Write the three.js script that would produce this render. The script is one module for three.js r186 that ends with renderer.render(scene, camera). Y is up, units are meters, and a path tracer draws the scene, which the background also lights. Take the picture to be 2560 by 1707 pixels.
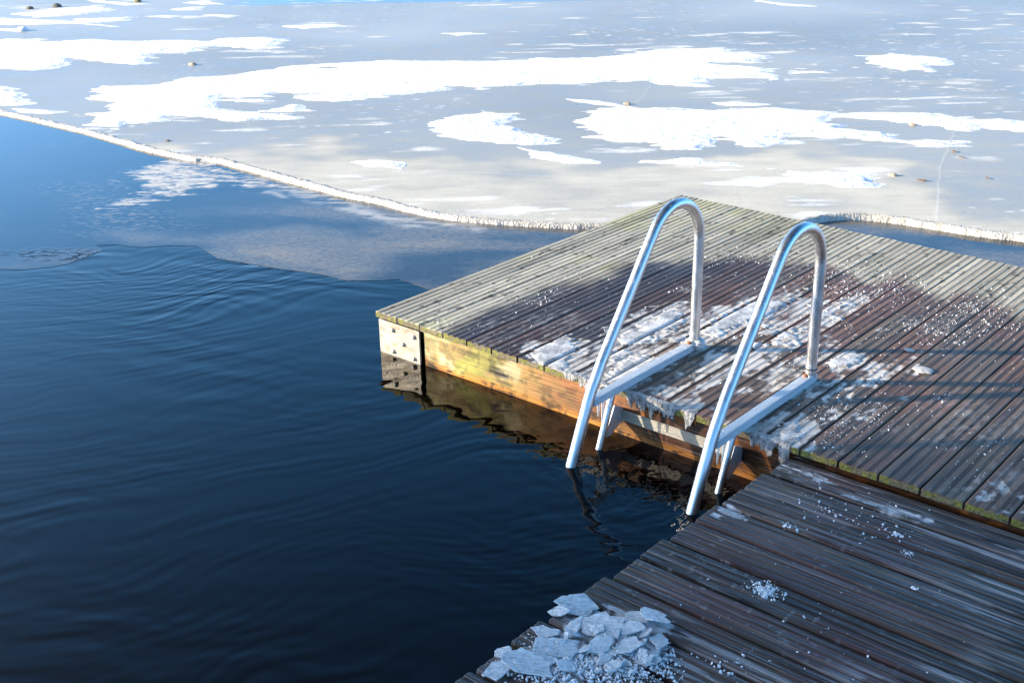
import * as THREE from 'three';
import { mergeGeometries, mergeVertices, toCreasedNormals } from 'three/addons/utils/BufferGeometryUtils.js';
import { RoundedBoxGeometry } from 'three/addons/geometries/RoundedBoxGeometry.js';

// ---------------------------------------------------------------- camera, sky, sun, exposure
// World: x runs along the platform's front edge, planks run along -z, the platform's top is y = 0.
const scene = new THREE.Scene();
const camera = new THREE.PerspectiveCamera(32.86, 1024 / 682, 0.05, 3000);
camera.position.set(3.2574, 1.6558, 2.9147);
camera.rotation.set(-0.3931, 0.7156, -0.0159, 'YXZ');

const SUN_EL = THREE.MathUtils.degToRad(13.5);
const SUN = new THREE.Vector3(-0.803 * Math.cos(SUN_EL), Math.sin(SUN_EL), 0.597 * Math.cos(SUN_EL)).normalize();
{ // clear winter sky: blue air, paler at the horizon, brighter towards the low sun
  const W = 1024, H = 512, d = new Float32Array(W * H * 4);
  for (let j = 0; j < H; j++) for (let i = 0; i < W; i++) {
    const up = ((j + 0.5) / H - 0.5) * Math.PI, az = ((i + 0.5) / W - 0.5) * 2 * Math.PI;
    const x = Math.cos(az) * Math.cos(up), y = Math.sin(up), z = Math.sin(az) * Math.cos(up);
    const c = x * SUN.x + y * SUN.y + z * SUN.z, g = Math.acos(Math.max(-1, Math.min(1, c))), s = Math.max(0, y);
    const ray = 0.66 + 0.9 * c * c, glow = Math.exp(-g / 0.22), wide = Math.exp(-g / 0.28);
    const rgb = [0.008 + 0.32 * Math.exp(-Math.pow(s / 0.27, 1.5)), 0.03 + 0.56 * Math.exp(-Math.pow(s / 0.44, 2.2)), 0.07 + 0.99 * Math.exp(-Math.pow(s / 0.5, 2.6))];
    const o = (j * W + i) * 4;
    d[o] = rgb[0] * ray + 2.0 * glow + 1.4 * wide;
    d[o + 1] = rgb[1] * ray + 1.7 * glow + 1.2 * wide;
    d[o + 2] = rgb[2] * ray + 1.2 * glow + 0.9 * wide;
    d[o + 3] = 1;
  }
  const t = new THREE.DataTexture(d, W, H, THREE.RGBAFormat, THREE.FloatType);
  t.mapping = THREE.EquirectangularReflectionMapping; t.magFilter = THREE.LinearFilter; t.needsUpdate = true;
  scene.background = t; scene.environment = t;
}
const sun = new THREE.DirectionalLight(new THREE.Color(1, 0.86, 0.66), 5);
sun.name = 'sun';
sun.position.copy(SUN).multiplyScalar(60); sun.target.position.set(0, 0, 0);
sun.castShadow = true; sun.shadow.mapSize.set(4096, 4096);
Object.assign(sun.shadow.camera, { left: -16, right: 16, top: 16, bottom: -16, near: 1, far: 160 });
scene.add(sun, sun.target);
const renderer = new THREE.WebGLRenderer({ antialias: true });
renderer.toneMapping = THREE.LinearToneMapping;
renderer.toneMappingExposure = 3;
renderer.shadowMap.enabled = true;

// outlines on the ice, the water and the timber, in metres (x, z)
const SNOW = {far_left:[[-10.2,-3.46],[-10.0,-3.75],[-9.53,-3.92],[-9.25,-4.22],[-8.88,-4.44],[-8.6,-4.57],[-8.22,-4.77],[-7.89,-4.86],[-8.0,-5.09],[-7.72,-5.45],[-7.31,-5.46],[-7.12,-5.19],[-6.86,-5.12],[-7.0,-4.83],[-7.53,-4.71],[-7.42,-4.41],[-7.41,-4.24],[-7.69,-4.13],[-7.61,-3.82],[-7.11,-3.67],[-7.1,-3.46],[-7.49,-3.32],[-7.83,-3.33],[-8.09,-3.31],[-7.7,-3.12],[-7.6,-2.84],[-7.71,-2.68],[-8.16,-2.44]],big:[[-6.39,-2.63],[-6.16,-2.86],[-6.09,-3.18],[-6.17,-3.38],[-5.96,-3.56],[-6.01,-3.9],[-5.9,-4.29],[-5.51,-4.64],[-5.33,-5.06],[-5.01,-5.19],[-4.17,-5.76],[-4.15,-6.06],[-3.67,-6.43],[-3.66,-6.78],[-3.45,-7.24],[-3.1,-7.61],[-2.63,-7.71],[-2.26,-7.56],[-2.37,-7.03],[-2.55,-6.87],[-2.1,-6.77],[-1.85,-6.8],[-1.66,-7.08],[-1.38,-6.99],[-1.72,-6.72],[-1.75,-6.42],[-1.91,-6.44],[-2.25,-6.15],[-2.13,-5.84],[-1.98,-5.78],[-2.34,-5.59],[-2.56,-5.7],[-2.88,-5.56],[-3.01,-5.23],[-3.3,-5.13],[-3.42,-4.82],[-3.59,-4.58],[-3.89,-4.57],[-4.17,-4.36],[-3.78,-4.34],[-3.86,-3.89],[-4.11,-3.53],[-4.29,-3.4],[-4.69,-3.28],[-4.68,-3.07],[-5.0,-2.93],[-5.06,-2.8],[-4.86,-2.63],[-4.54,-2.7],[-4.31,-2.74],[-3.93,-2.83],[-3.82,-2.75],[-3.97,-2.6],[-4.04,-2.36],[-4.18,-2.29],[-4.4,-2.33],[-4.58,-2.19],[-4.4,-2.13],[-4.6,-1.88],[-4.54,-1.78],[-4.48,-1.63],[-4.63,-1.56],[-5.03,-1.6],[-5.41,-1.84],[-5.3,-2.03],[-5.61,-2.14],[-5.92,-2.2],[-6.04,-2.42]],big_islet:[[-4.32,-2.77],[-4.27,-2.95],[-4.32,-3.1],[-4.19,-3.13],[-4.09,-3.03],[-3.94,-3.05],[-4.09,-2.87]],mid:[[-2.9,-3.19],[-2.94,-3.56],[-2.86,-3.83],[-2.6,-3.96],[-2.41,-3.81],[-2.41,-3.56],[-2.11,-3.41],[-1.57,-3.38],[-1.68,-3.18],[-2.05,-3.1],[-2.42,-3.05]],mid_tail:[[-1.84,-3.04],[-1.51,-3.07],[-1.15,-3.01],[-1.32,-2.91],[-1.58,-2.89]],centre:[[-1.68,-3.55],[-1.68,-3.73],[-1.99,-3.87],[-2.13,-4.22],[-2.14,-4.46],[-2.04,-4.58],[-1.89,-4.6],[-1.76,-4.72],[-1.37,-4.88],[-1.34,-5.16],[-1.19,-5.33],[-0.96,-5.34],[-0.7,-5.37],[-0.49,-5.48],[-0.38,-5.61],[-0.08,-5.73],[0.19,-5.78],[0.59,-5.88],[0.77,-5.92],[0.84,-5.7],[0.68,-5.62],[0.39,-5.55],[0.34,-5.4],[0.11,-5.27],[-0.22,-5.26],[-0.46,-5.28],[-0.53,-5.2],[-0.29,-5.04],[-0.29,-4.95],[-0.15,-4.92],[0.19,-4.87],[0.53,-4.92],[0.45,-4.73],[0.2,-4.67],[0.04,-4.63],[-0.16,-4.61],[-0.41,-4.46],[-0.43,-4.24],[-0.58,-4.0],[-0.81,-3.99],[-0.82,-3.7],[-1.03,-3.62],[-1.22,-3.64],[-1.36,-3.53],[-1.54,-3.57]],centre_tail:[[-2.67,-4.61],[-2.37,-4.69],[-2.09,-4.69],[-1.92,-4.65],[-2.04,-4.58],[-2.33,-4.57]],centre_top:[[-1.64,-5.16],[-1.48,-5.36],[-1.19,-5.38],[-1.28,-5.23],[-1.42,-5.13]],right:[[-1.95,-8.01],[-1.73,-8.13],[-1.55,-8.47],[-1.2,-8.43],[-0.88,-8.33],[-0.81,-7.99],[-0.92,-7.91],[-0.71,-7.69],[-0.71,-7.44],[-0.9,-7.55],[-0.98,-7.42],[-1.29,-7.64],[-1.61,-7.97]],low_band:[[-1.0,-3.1],[-0.94,-3.24],[-0.78,-3.43],[-0.67,-3.47],[-0.56,-3.52],[-0.39,-3.53],[-0.24,-3.58],[-0.07,-3.63],[0.07,-3.67],[0.25,-3.78],[0.42,-3.84],[0.39,-3.72],[0.41,-3.57],[0.48,-3.56],[0.39,-3.49],[0.16,-3.5],[-0.06,-3.5],[-0.28,-3.48],[-0.47,-3.4],[-0.63,-3.28],[-0.77,-3.24]],left_edge:[[-7.21,-1.96],[-6.95,-2.08],[-6.64,-1.99],[-6.57,-1.91],[-6.14,-1.81],[-6.19,-1.68],[-6.39,-1.56]],streak_a:[[-12.24,-4.48],[-11.67,-4.78],[-11.01,-4.9],[-10.77,-5.07],[-11.12,-5.15],[-10.72,-5.63],[-10.5,-5.46],[-10.54,-5.02],[-10.09,-5.02],[-10.73,-4.83],[-11.07,-4.4],[-11.63,-4.18]],streak_b:[[-12.43,-4.91],[-12.57,-5.62],[-12.33,-6.19],[-11.6,-6.05],[-11.59,-5.55],[-11.79,-4.97]],streak_c:[[-13.44,-6.57],[-12.27,-6.65],[-11.87,-6.71],[-12.05,-6.37],[-12.8,-6.37]],streak_d:[[-11.63,-7.06],[-11.55,-7.41],[-10.87,-7.3],[-11.17,-7.1]],streak_e:[[-11.09,-6.48],[-11.08,-6.75],[-10.91,-6.96],[-10.6,-6.7],[-10.83,-6.41]],streak_f:[[-10.65,-5.81],[-10.5,-6.05],[-10.21,-6.19],[-10.21,-5.92]],streak_g:[[-10.17,-6.33],[-9.99,-6.5],[-9.64,-6.63],[-9.59,-6.38]],streak_h:[[-8.36,-6.24],[-8.01,-6.67],[-7.58,-6.72],[-7.87,-6.21]],streak_i:[[-6.28,-6.87],[-6.05,-7.11],[-5.76,-7.16],[-5.95,-6.82]],streak_j:[[-11.36,-4.04],[-10.9,-4.23],[-10.61,-4.19],[-10.67,-4.03],[-11.09,-3.91]],patch_k:[[-2.4,-2.08],[-2.33,-2.16],[-2.16,-2.21],[-1.99,-2.1],[-2.14,-2.1],[-2.26,-2.06]],streak_l:[[-5.06,-11.7],[-4.75,-11.74],[-4.26,-11.6],[-3.95,-11.57],[-4.34,-11.4]],near_edge:[[-6.03,-1.6],[-5.87,-1.68],[-5.57,-1.78],[-5.61,-1.64],[-5.83,-1.58]]};
const RIM_LEFT = [[-6.15,-1.47],[-6.03,-1.48],[-5.64,-1.5],[-5.22,-1.5],[-4.77,-1.51],[-4.52,-1.49],[-4.24,-1.48],[-3.94,-1.45],[-3.77,-1.46],[-3.54,-1.47],[-3.35,-1.48],[-3.28,-1.57],[-3.1,-1.55],[-2.77,-1.54],[-2.48,-1.52],[-2.15,-1.51],[-1.84,-1.49],[-1.62,-1.53],[-1.44,-1.51],[-1.27,-1.51],[-1.12,-1.52],[-0.99,-1.55],[-0.87,-1.59],[-0.72,-1.67],[-0.55,-1.74],[-0.34,-1.86]];
const RIM_RIGHT = [[0.5,-2.53],[0.55,-2.73],[0.64,-2.88],[0.81,-2.96],[1.09,-2.99],[1.31,-3.0],[1.53,-3.06],[1.65,-3.08]];
const THIN_EDGE = [[-2.27,0.5],[-2.23,0.46],[-2.14,0.4],[-2.06,0.29],[-2.04,0.21],[-2.07,0.09],[-2.1,-0.03],[-2.21,-0.05],[-2.12,-0.13],[-2.04,-0.15],[-1.96,-0.2],[-1.89,-0.29],[-1.77,-0.37],[-1.68,-0.36],[-1.52,-0.32],[-1.34,-0.36],[-1.11,-0.42],[-0.93,-0.48],[-0.74,-0.5],[-0.62,-0.6],[-0.56,-0.67],[-0.41,-0.66],[-0.32,-0.65],[-0.2,-0.63]];
const WET = [[0.39,0.01],[0.38,-0.24],[0.4,-0.57],[0.47,-0.87],[0.48,-1.14],[0.54,-1.21],[0.71,-1.3],[0.79,-1.46],[0.97,-1.52],[1.11,-1.56],[1.19,-1.55],[1.39,-1.53],[1.47,-1.7],[1.59,-1.55],[1.73,-1.5],[1.78,-1.63],[1.86,-1.64],[2.04,-1.47]];
const FROST = {W1:[[0.73,-0.09],[0.74,-0.26],[0.85,-0.24],[0.99,-0.05],[0.99,0.05],[0.89,0.04]],W2:[[0.86,-0.41],[0.86,-0.64],[0.91,-0.81],[1.02,-0.77],[1.07,-0.57],[1.06,-0.35],[1.06,-0.19],[1.06,-0.01],[0.99,-0.05],[0.94,-0.25]],W3:[[1.07,-0.81],[1.11,-1.03],[1.22,-1.25],[1.31,-1.19],[1.29,-0.9],[1.25,-0.64],[1.23,-0.44],[1.22,-0.28],[1.2,-0.07],[1.18,0.06],[1.09,0.04],[1.07,-0.26],[1.09,-0.54]],W4:[[1.32,-1.13],[1.44,-1.39],[1.5,-1.18],[1.49,-0.91],[1.44,-0.7],[1.36,-0.59],[1.33,-0.84]],W5:[[1.6,-0.68],[1.69,-0.85],[1.76,-0.73],[1.72,-0.54]],W6:[[1.73,-0.63],[1.85,-0.68],[1.9,-0.63],[1.85,-0.5]],W7:[[1.71,-0.06],[1.76,-0.2],[1.85,-0.13],[1.87,-0.04],[1.82,0.03]],W8:[[1.3,-0.44],[1.39,-0.67],[1.46,-0.67],[1.43,-0.4],[1.41,-0.15],[1.36,-0.29]],W9:[[1.3,-0.15],[1.41,-0.15],[1.48,-0.04],[1.38,-0.04],[1.28,-0.09]],W10:[[1.87,-0.43],[1.93,-0.5],[2.0,-0.41],[1.95,-0.35]],W11:[[2.36,-0.12],[2.47,-0.18],[2.51,-0.03],[2.39,-0.03]]};
const CRUMB_ZONES = [[[1.19,-1.43],[1.24,-1.69],[1.5,-1.68],[1.55,-1.38],[1.42,-1.27]],[[1.72,-1.21],[1.83,-1.6],[1.98,-1.41],[1.87,-1.05]],[[1.81,-0.3],[1.89,-0.45],[1.97,-0.31],[1.91,-0.11]]];
const LOW_FROST = [[[1.83,0.37],[1.93,0.37],[1.94,0.41],[1.86,0.45],[1.83,0.45]],[[1.85,0.05],[1.96,0.05],[2.07,0.08],[1.95,0.12],[1.84,0.11]],[[2.08,0.12],[2.35,0.07],[2.34,0.14],[2.13,0.13]],[[1.81,1.03],[1.87,0.97],[1.95,0.96],[1.99,0.91],[2.05,0.94],[2.09,1.03],[2.12,1.1],[2.03,1.21],[1.91,1.31],[1.85,1.27],[1.82,1.17]]];
const THIN_FROST = {white:[[-3.48,-1.04],[-3.54,-1.41],[-3.28,-1.5],[-3.02,-1.52],[-2.62,-1.49],[-2.27,-1.45],[-2.47,-1.29],[-2.7,-1.24],[-2.66,-0.91],[-2.68,-0.67],[-2.76,-0.5],[-2.92,-0.71],[-3.08,-0.83]],tan:[[-2.32,-0.23],[-2.23,-0.35],[-1.9,-0.51],[-1.7,-0.77],[-1.63,-0.96],[-1.23,-1.08],[-0.78,-1.48],[-0.59,-1.27],[-0.7,-1.01],[-0.77,-0.52],[-1.12,-0.44],[-1.36,-0.37],[-1.62,-0.38],[-1.83,-0.34],[-2.08,-0.13]],haze:[[-3.45,-0.6],[-3.43,-1.01],[-2.8,-0.53],[-2.51,-0.53],[-2.05,-0.49],[-2.32,-0.23],[-2.6,-0.26],[-2.97,-0.39]],rimstrip:[[-3.0,-1.54],[-2.66,-1.52],[-2.18,-1.46],[-1.81,-1.45],[-1.4,-1.39],[-1.15,-1.46],[-0.88,-1.59],[-0.78,-1.48],[-1.14,-1.3],[-1.45,-1.28],[-1.84,-1.32],[-2.24,-1.35],[-2.64,-1.35]],arch:[[-2.35,-1.23],[-2.38,-1.32],[-2.3,-1.33],[-2.13,-1.27],[-2.16,-1.25],[-2.29,-1.28]],dark:[[-2.59,0.34],[-2.4,0.15],[-2.17,0.03],[-2.08,-0.01],[-2.09,0.12],[-2.28,0.27],[-2.47,0.4]],behind:[[0.42,-2.57],[1.04,-2.69],[1.64,-2.75],[1.8,-2.58],[1.75,-2.76],[1.6,-2.86],[1.2,-2.81],[0.8,-2.73]]};
const WATER = -0.175, ICE = -0.155, THIN = -0.1736;

// ---------------------------------------------------------------- helpers
function rng(seed) { let a = seed >>> 0; return () => { a = (a + 0x6d2b79f5) | 0; let t = Math.imul(a ^ (a >>> 15), 1 | a); t = (t + Math.imul(t ^ (t >>> 7), 61 | t)) ^ t; return ((t ^ (t >>> 14)) >>> 0) / 4294967296; }; }
const PERM = new Uint16Array(8192), VAL = new Float32Array(4096);
{ const R = rng(2024), p = Array.from({ length: 4096 }, (_, i) => i); for (let i = 4095; i > 0; i--) { const j = Math.floor(R() * (i + 1)); [p[i], p[j]] = [p[j], p[i]]; } for (let i = 0; i < 8192; i++) PERM[i] = p[i & 4095]; for (let i = 0; i < 4096; i++) VAL[i] = R(); }
const cell = (i, j, s) => VAL[PERM[(i & 4095) + PERM[(j + s * 131) & 4095] & 8191]];
function noise(x, y, s = 0) {
  const i = Math.floor(x), j = Math.floor(y), u = x - i, v = y - j, a = u * u * (3 - 2 * u), b = v * v * (3 - 2 * v);
  const p = cell(i, j, s), q = cell(i + 1, j, s), r = cell(i, j + 1, s), t = cell(i + 1, j + 1, s);
  return p + (q - p) * a + (r - p) * b + (p - q - r + t) * a * b;
}
function fbm(x, y, n, s = 0) { let f = 0, w = 0.5, t = 0; for (let k = 0; k < n; k++) { f += w * noise(x, y, s + k * 17); t += w; w *= 0.5; x = x * 2.03 + 5.1; y = y * 2.03 + 1.7; } return f / t; }
const clamp = (x, a = 0, b = 1) => Math.min(b, Math.max(a, x));
const step = (a, b, x) => { const t = clamp((x - a) / (b - a)); return t * t * (3 - 2 * t); };
const mix = (a, b, t) => a + (b - a) * t;
function sd(poly, x, y) { // signed distance, positive inside
  let d = 1e9, inside = false;
  for (let i = 0, j = poly.length - 1; i < poly.length; j = i++) {
    const ax = poly[j][0], ay = poly[j][1], ex = poly[i][0] - ax, ey = poly[i][1] - ay, wx = x - ax, wy = y - ay;
    const t = clamp((wx * ex + wy * ey) / (ex * ex + ey * ey || 1e-9)), bx = wx - ex * t, by = wy - ey * t;
    d = Math.min(d, bx * bx + by * by);
    if ((poly[i][1] > y) !== (ay > y) && x < (ex * (y - ay)) / (ey || 1e-9) + ax) inside = !inside;
  }
  return (inside ? 1 : -1) * Math.sqrt(d);
}
function field(x0, x1, z0, z1, nx, nz, fn) { // a function kept on a coarse grid
  const v = new Float32Array((nx + 1) * (nz + 1));
  for (let j = 0; j <= nz; j++) for (let i = 0; i <= nx; i++) v[j * (nx + 1) + i] = fn(mix(x0, x1, i / nx), mix(z0, z1, j / nz));
  return (x, z) => {
    const u = clamp((x - x0) / (x1 - x0)) * (nx - 1e-4), w = clamp((z - z0) / (z1 - z0)) * (nz - 1e-4), i = u | 0, j = w | 0, a = u - i, b = w - j, o = j * (nx + 1) + i;
    return mix(mix(v[o], v[o + 1], a), mix(v[o + nx + 1], v[o + nx + 2], a), b);
  };
}
const toS = (c) => { c = clamp(c); return c <= 0.0031308 ? 12.92 * c : 1.055 * Math.pow(c, 1 / 2.4) - 0.055; };
const SRGB = new Uint8Array(4097); for (let i = 0; i <= 4096; i++) SRGB[i] = Math.round(255 * toS(i / 4096));
// fn(u, v, out) fills out with linear r, g, b, roughness, height
function surface(w, h, fn, wrap = THREE.RepeatWrapping) {
  const c = new Uint8Array(w * h * 4), m = new Uint8Array(w * h * 4), o = [0, 0, 0, 1, 0];
  for (let j = 0, k = 0; j < h; j++) for (let i = 0; i < w; i++, k += 4) {
    fn((i + 0.5) / w, (j + 0.5) / h, o);
    c[k] = SRGB[(clamp(o[0]) * 4096) | 0]; c[k + 1] = SRGB[(clamp(o[1]) * 4096) | 0]; c[k + 2] = SRGB[(clamp(o[2]) * 4096) | 0]; c[k + 3] = 255;
    m[k] = clamp(o[4]) * 255; m[k + 1] = clamp(o[3]) * 255; m[k + 3] = 255;
  }
  const mk = (d, srgb) => { const t = new THREE.DataTexture(d, w, h); t.wrapS = t.wrapT = wrap; t.magFilter = THREE.LinearFilter; t.minFilter = THREE.LinearMipmapLinearFilter; t.generateMipmaps = true; if (srgb) t.colorSpace = THREE.SRGBColorSpace; t.needsUpdate = true; return t; };
  return { map: mk(c, true), data: mk(m, false) };
}
const matOf = (s, bump, extra = {}) => new THREE.MeshPhysicalMaterial({ map: s.map, roughnessMap: s.data, roughness: 1, bumpMap: s.data, bumpScale: bump, ...extra });
const plain = (r, g, b, roughness, extra = {}) => new THREE.MeshPhysicalMaterial({ color: new THREE.Color().setRGB(r, g, b), roughness, ...extra });

const taken = new Map();
function numbered(name) { const n = taken.get(name) ?? 0; taken.set(name, n + 1); return n ? name + '_' + String(n).padStart(3, '0') : name; }
function tag(o, label, category, group) { o.userData.label = label; o.userData.category = category; if (group) o.userData.group = group; return o; }
function mesh(name, geo, mat, parent) {
  const m = new THREE.Mesh(geo, mat); m.name = parent ? name : numbered(name); m.castShadow = m.receiveShadow = true; (parent ?? scene).add(m); return m;
}
function structure(name, geo, mat) { const m = mesh(name, geo, mat); m.userData.kind = 'structure'; return m; }
function stuff(m) { m.userData.kind = 'stuff'; return m; }
function group(name, label, category, x = 0, y = 0, z = 0, grp) { const g = new THREE.Group(); g.name = numbered(name); g.position.set(x, y, z); scene.add(g); return tag(g, label, category, grp); }
function uvXZ(g, x0, z0, w, h) { const p = g.attributes.position, uv = new Float32Array(p.count * 2); for (let i = 0; i < p.count; i++) { uv[i * 2] = (p.getX(i) - x0) / w; uv[i * 2 + 1] = (p.getZ(i) - z0) / h; } g.setAttribute('uv', new THREE.BufferAttribute(uv, 2)); return g; }
function at(g, x, y, z) { return g.translate(x, y, z); }
// A crust of snow or ice with a ragged outline lying on a level surface
function crust(poly, y, o) {
  const { thick = 0.012, amp = 0.1, size, seed = 1, edge = 0.05, freq = 3, along = 0.45, mask } = o;
  let x0 = 1e9, x1 = -1e9, z0 = 1e9, z1 = -1e9;
  for (const [x, z] of poly) { x0 = Math.min(x0, x); x1 = Math.max(x1, x); z0 = Math.min(z0, z); z1 = Math.max(z1, z); }
  x0 -= amp; x1 += amp; z0 -= amp; z1 += amp;
  const c = size ?? clamp(Math.max(x1 - x0, z1 - z0) / 330, 0.008, 0.02), nx = Math.ceil((x1 - x0) / c), nz = Math.ceil((z1 - z0) / c);
  const pos = [], val = new Float32Array((nx + 1) * (nz + 1)), id = new Int32Array((nx + 1) * (nz + 1)).fill(-1), idx = [], uv = [];
  const look = (x, z) => {
    const a = x * 0.755 - z * 0.656, b = x * 0.656 + z * 0.755;
    let v = sd(poly, x, z);
    if (v < -2.2 * amp) return v;
    v += amp * 2.6 * (fbm(a * freq * along, b * freq, 5, seed) - 0.5) + amp * 1.0 * (fbm(a * freq * 6 * along, b * freq * 6, 3, seed + 9) - 0.5);
    return mask ? mask(x, z, v) : v;
  };
  for (let j = 0; j <= nz; j++) for (let i = 0; i <= nx; i++) val[j * (nx + 1) + i] = look(x0 + i * c, z0 + j * c);
  const vert = (k) => {
    if (id[k] >= 0) return id[k];
    const i = k % (nx + 1), j = (k / (nx + 1)) | 0, x = x0 + i * c, z = z0 + j * c, v = val[k];
    const h = v > 0 ? thick * step(0, edge, v) * (0.45 + 0.9 * fbm(x * 14, z * 14, 4, seed + 3)) + Math.min(v, 0.01) * 0.12 : Math.max(v * 0.4, -0.004);
    pos.push(x, y + h, z); uv.push(x, z);
    return (id[k] = pos.length / 3 - 1);
  };
  for (let j = 0; j < nz; j++) for (let i = 0; i < nx; i++) {
    const k = j * (nx + 1) + i, a = k, b = k + 1, d = k + nx + 1, e = d + 1;
    if (val[a] > 0 || val[b] > 0 || val[d] > 0 || val[e] > 0) { const A = vert(a), B = vert(b), D = vert(d), F = vert(e); idx.push(A, D, B, B, D, F); }
  }
  const make = (ix) => {
    const map = new Map(), P = [], U = [], I = ix.map((k) => { if (!map.has(k)) { map.set(k, P.length / 3); P.push(pos[k * 3], pos[k * 3 + 1], pos[k * 3 + 2]); U.push(uv[k * 2], uv[k * 2 + 1]); } return map.get(k); });
    const g = new THREE.BufferGeometry();
    g.setAttribute('position', new THREE.Float32BufferAttribute(P, 3)); g.setAttribute('uv', new THREE.Float32BufferAttribute(U, 2));
    g.setIndex(I); g.computeVertexNormals(); return g;
  };
  if (!o.pieces) return make(idx);
  const up = Int32Array.from({ length: pos.length / 3 }, (_, i) => i), root = (i) => { while (up[i] !== i) i = up[i] = up[up[i]]; return i; };
  for (let t = 0; t < idx.length; t += 3) { up[root(idx[t])] = root(idx[t + 1]); up[root(idx[t + 1])] = root(idx[t + 2]); }
  const lots = new Map(); for (let t = 0; t < idx.length; t += 3) { const k = root(idx[t]); if (!lots.has(k)) lots.set(k, []); lots.get(k).push(idx[t], idx[t + 1], idx[t + 2]); }
  return [...lots.values()].filter((l) => l.length > 120).map(make);
}
function tubeAlong(points, radius, seg, radial = 20) { return new THREE.TubeGeometry(new THREE.CatmullRomCurve3(points, false, 'centripetal'), seg, radius, radial, false); }

// ---------------------------------------------------------------- lake bed, water, ice
structure('lake_bed', new THREE.PlaneGeometry(60, 60, 1, 1).rotateX(-Math.PI / 2).translate(0, -2.4, 0), plain(0.03, 0.024, 0.018, 1));

{ // open water: dark, brown in its depth, with small wind ripples
  const N = 1600, T = 4.4, d = new Float32Array(N * N * 4), R = rng(5), trains = [];
  for (let k = 0; k < 16; k++) {
    const wl = 0.045 * Math.pow(5, R()), th = 0.72 + (R() - 0.5) * 1.5;
    trains.push([(2 * Math.PI / wl) * Math.sin(th), (2 * Math.PI / wl) * Math.cos(th), R() * 6.28, wl * 0.00145 * (0.5 + R()), R() * 99]);
  }
  const gust = field(0, T, 0, T, 90, 90, (x, z) => 0.35 + 1.0 * step(0.3, 0.75, fbm(x * 0.9, z * 0.9, 3, 61)));
  const warpX = field(0, T, 0, T, 256, 256, (x, z) => 0.5 * fbm(x * 1.3, z * 1.3, 3, 33)), warpZ = field(0, T, 0, T, 256, 256, (x, z) => 0.5 * fbm(x * 1.3, z * 1.3, 3, 44));
  const patch = trains.map((t, k) => field(0, T, 0, T, 64, 64, (x, z) => step(0.35, 0.7, noise(x * 1.6 + t[4], z * 1.6, k))));
  for (let j = 0; j < N; j++) for (let i = 0; i < N; i++) {
    const x = (i / N) * T, z = (j / N) * T, px = x + warpX(x, z), pz = z + warpZ(x, z);
    let h = 0;
    for (let k = 0; k < trains.length; k++) { const t = trains[k], a = patch[k](x, z); if (a > 0.01) h += a * t[3] * Math.sin(t[0] * px + t[1] * pz + t[2]); }
    // livelier water round the ladder and along the platform's front
    const lx = x - 2.45 - 1.45, lz = z - 1.2 - 0.16, near = Math.exp(-(lx * lx) / 0.16 - (lz * lz) / 0.05);
    h = h * gust(x, z) + near * 0.0035 * (fbm(px * 26, pz * 30, 3, 71) - 0.5);
    const o = (j * N + i) * 4; d[o] = d[o + 1] = d[o + 2] = 0.5 + h * 50; d[o + 3] = 1;
  }
  const t = new THREE.DataTexture(d, N, N, THREE.RGBAFormat, THREE.FloatType);
  t.wrapS = t.wrapT = THREE.RepeatWrapping; t.magFilter = THREE.LinearFilter; t.needsUpdate = true;
  const g = uvXZ(new THREE.PlaneGeometry(24, 20, 1, 1).rotateX(-Math.PI / 2).translate(-1, WATER, 1), -2.45, -1.2, T, T);
  structure('lake_water', g, new THREE.MeshPhysicalMaterial({ color: new THREE.Color().setRGB(0.06, 0.02, 0.006), roughness: 0.02, ior: 1.33, transmission: 1, thickness: 0, bumpMap: t, bumpScale: 0.02 }));
}

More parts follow.
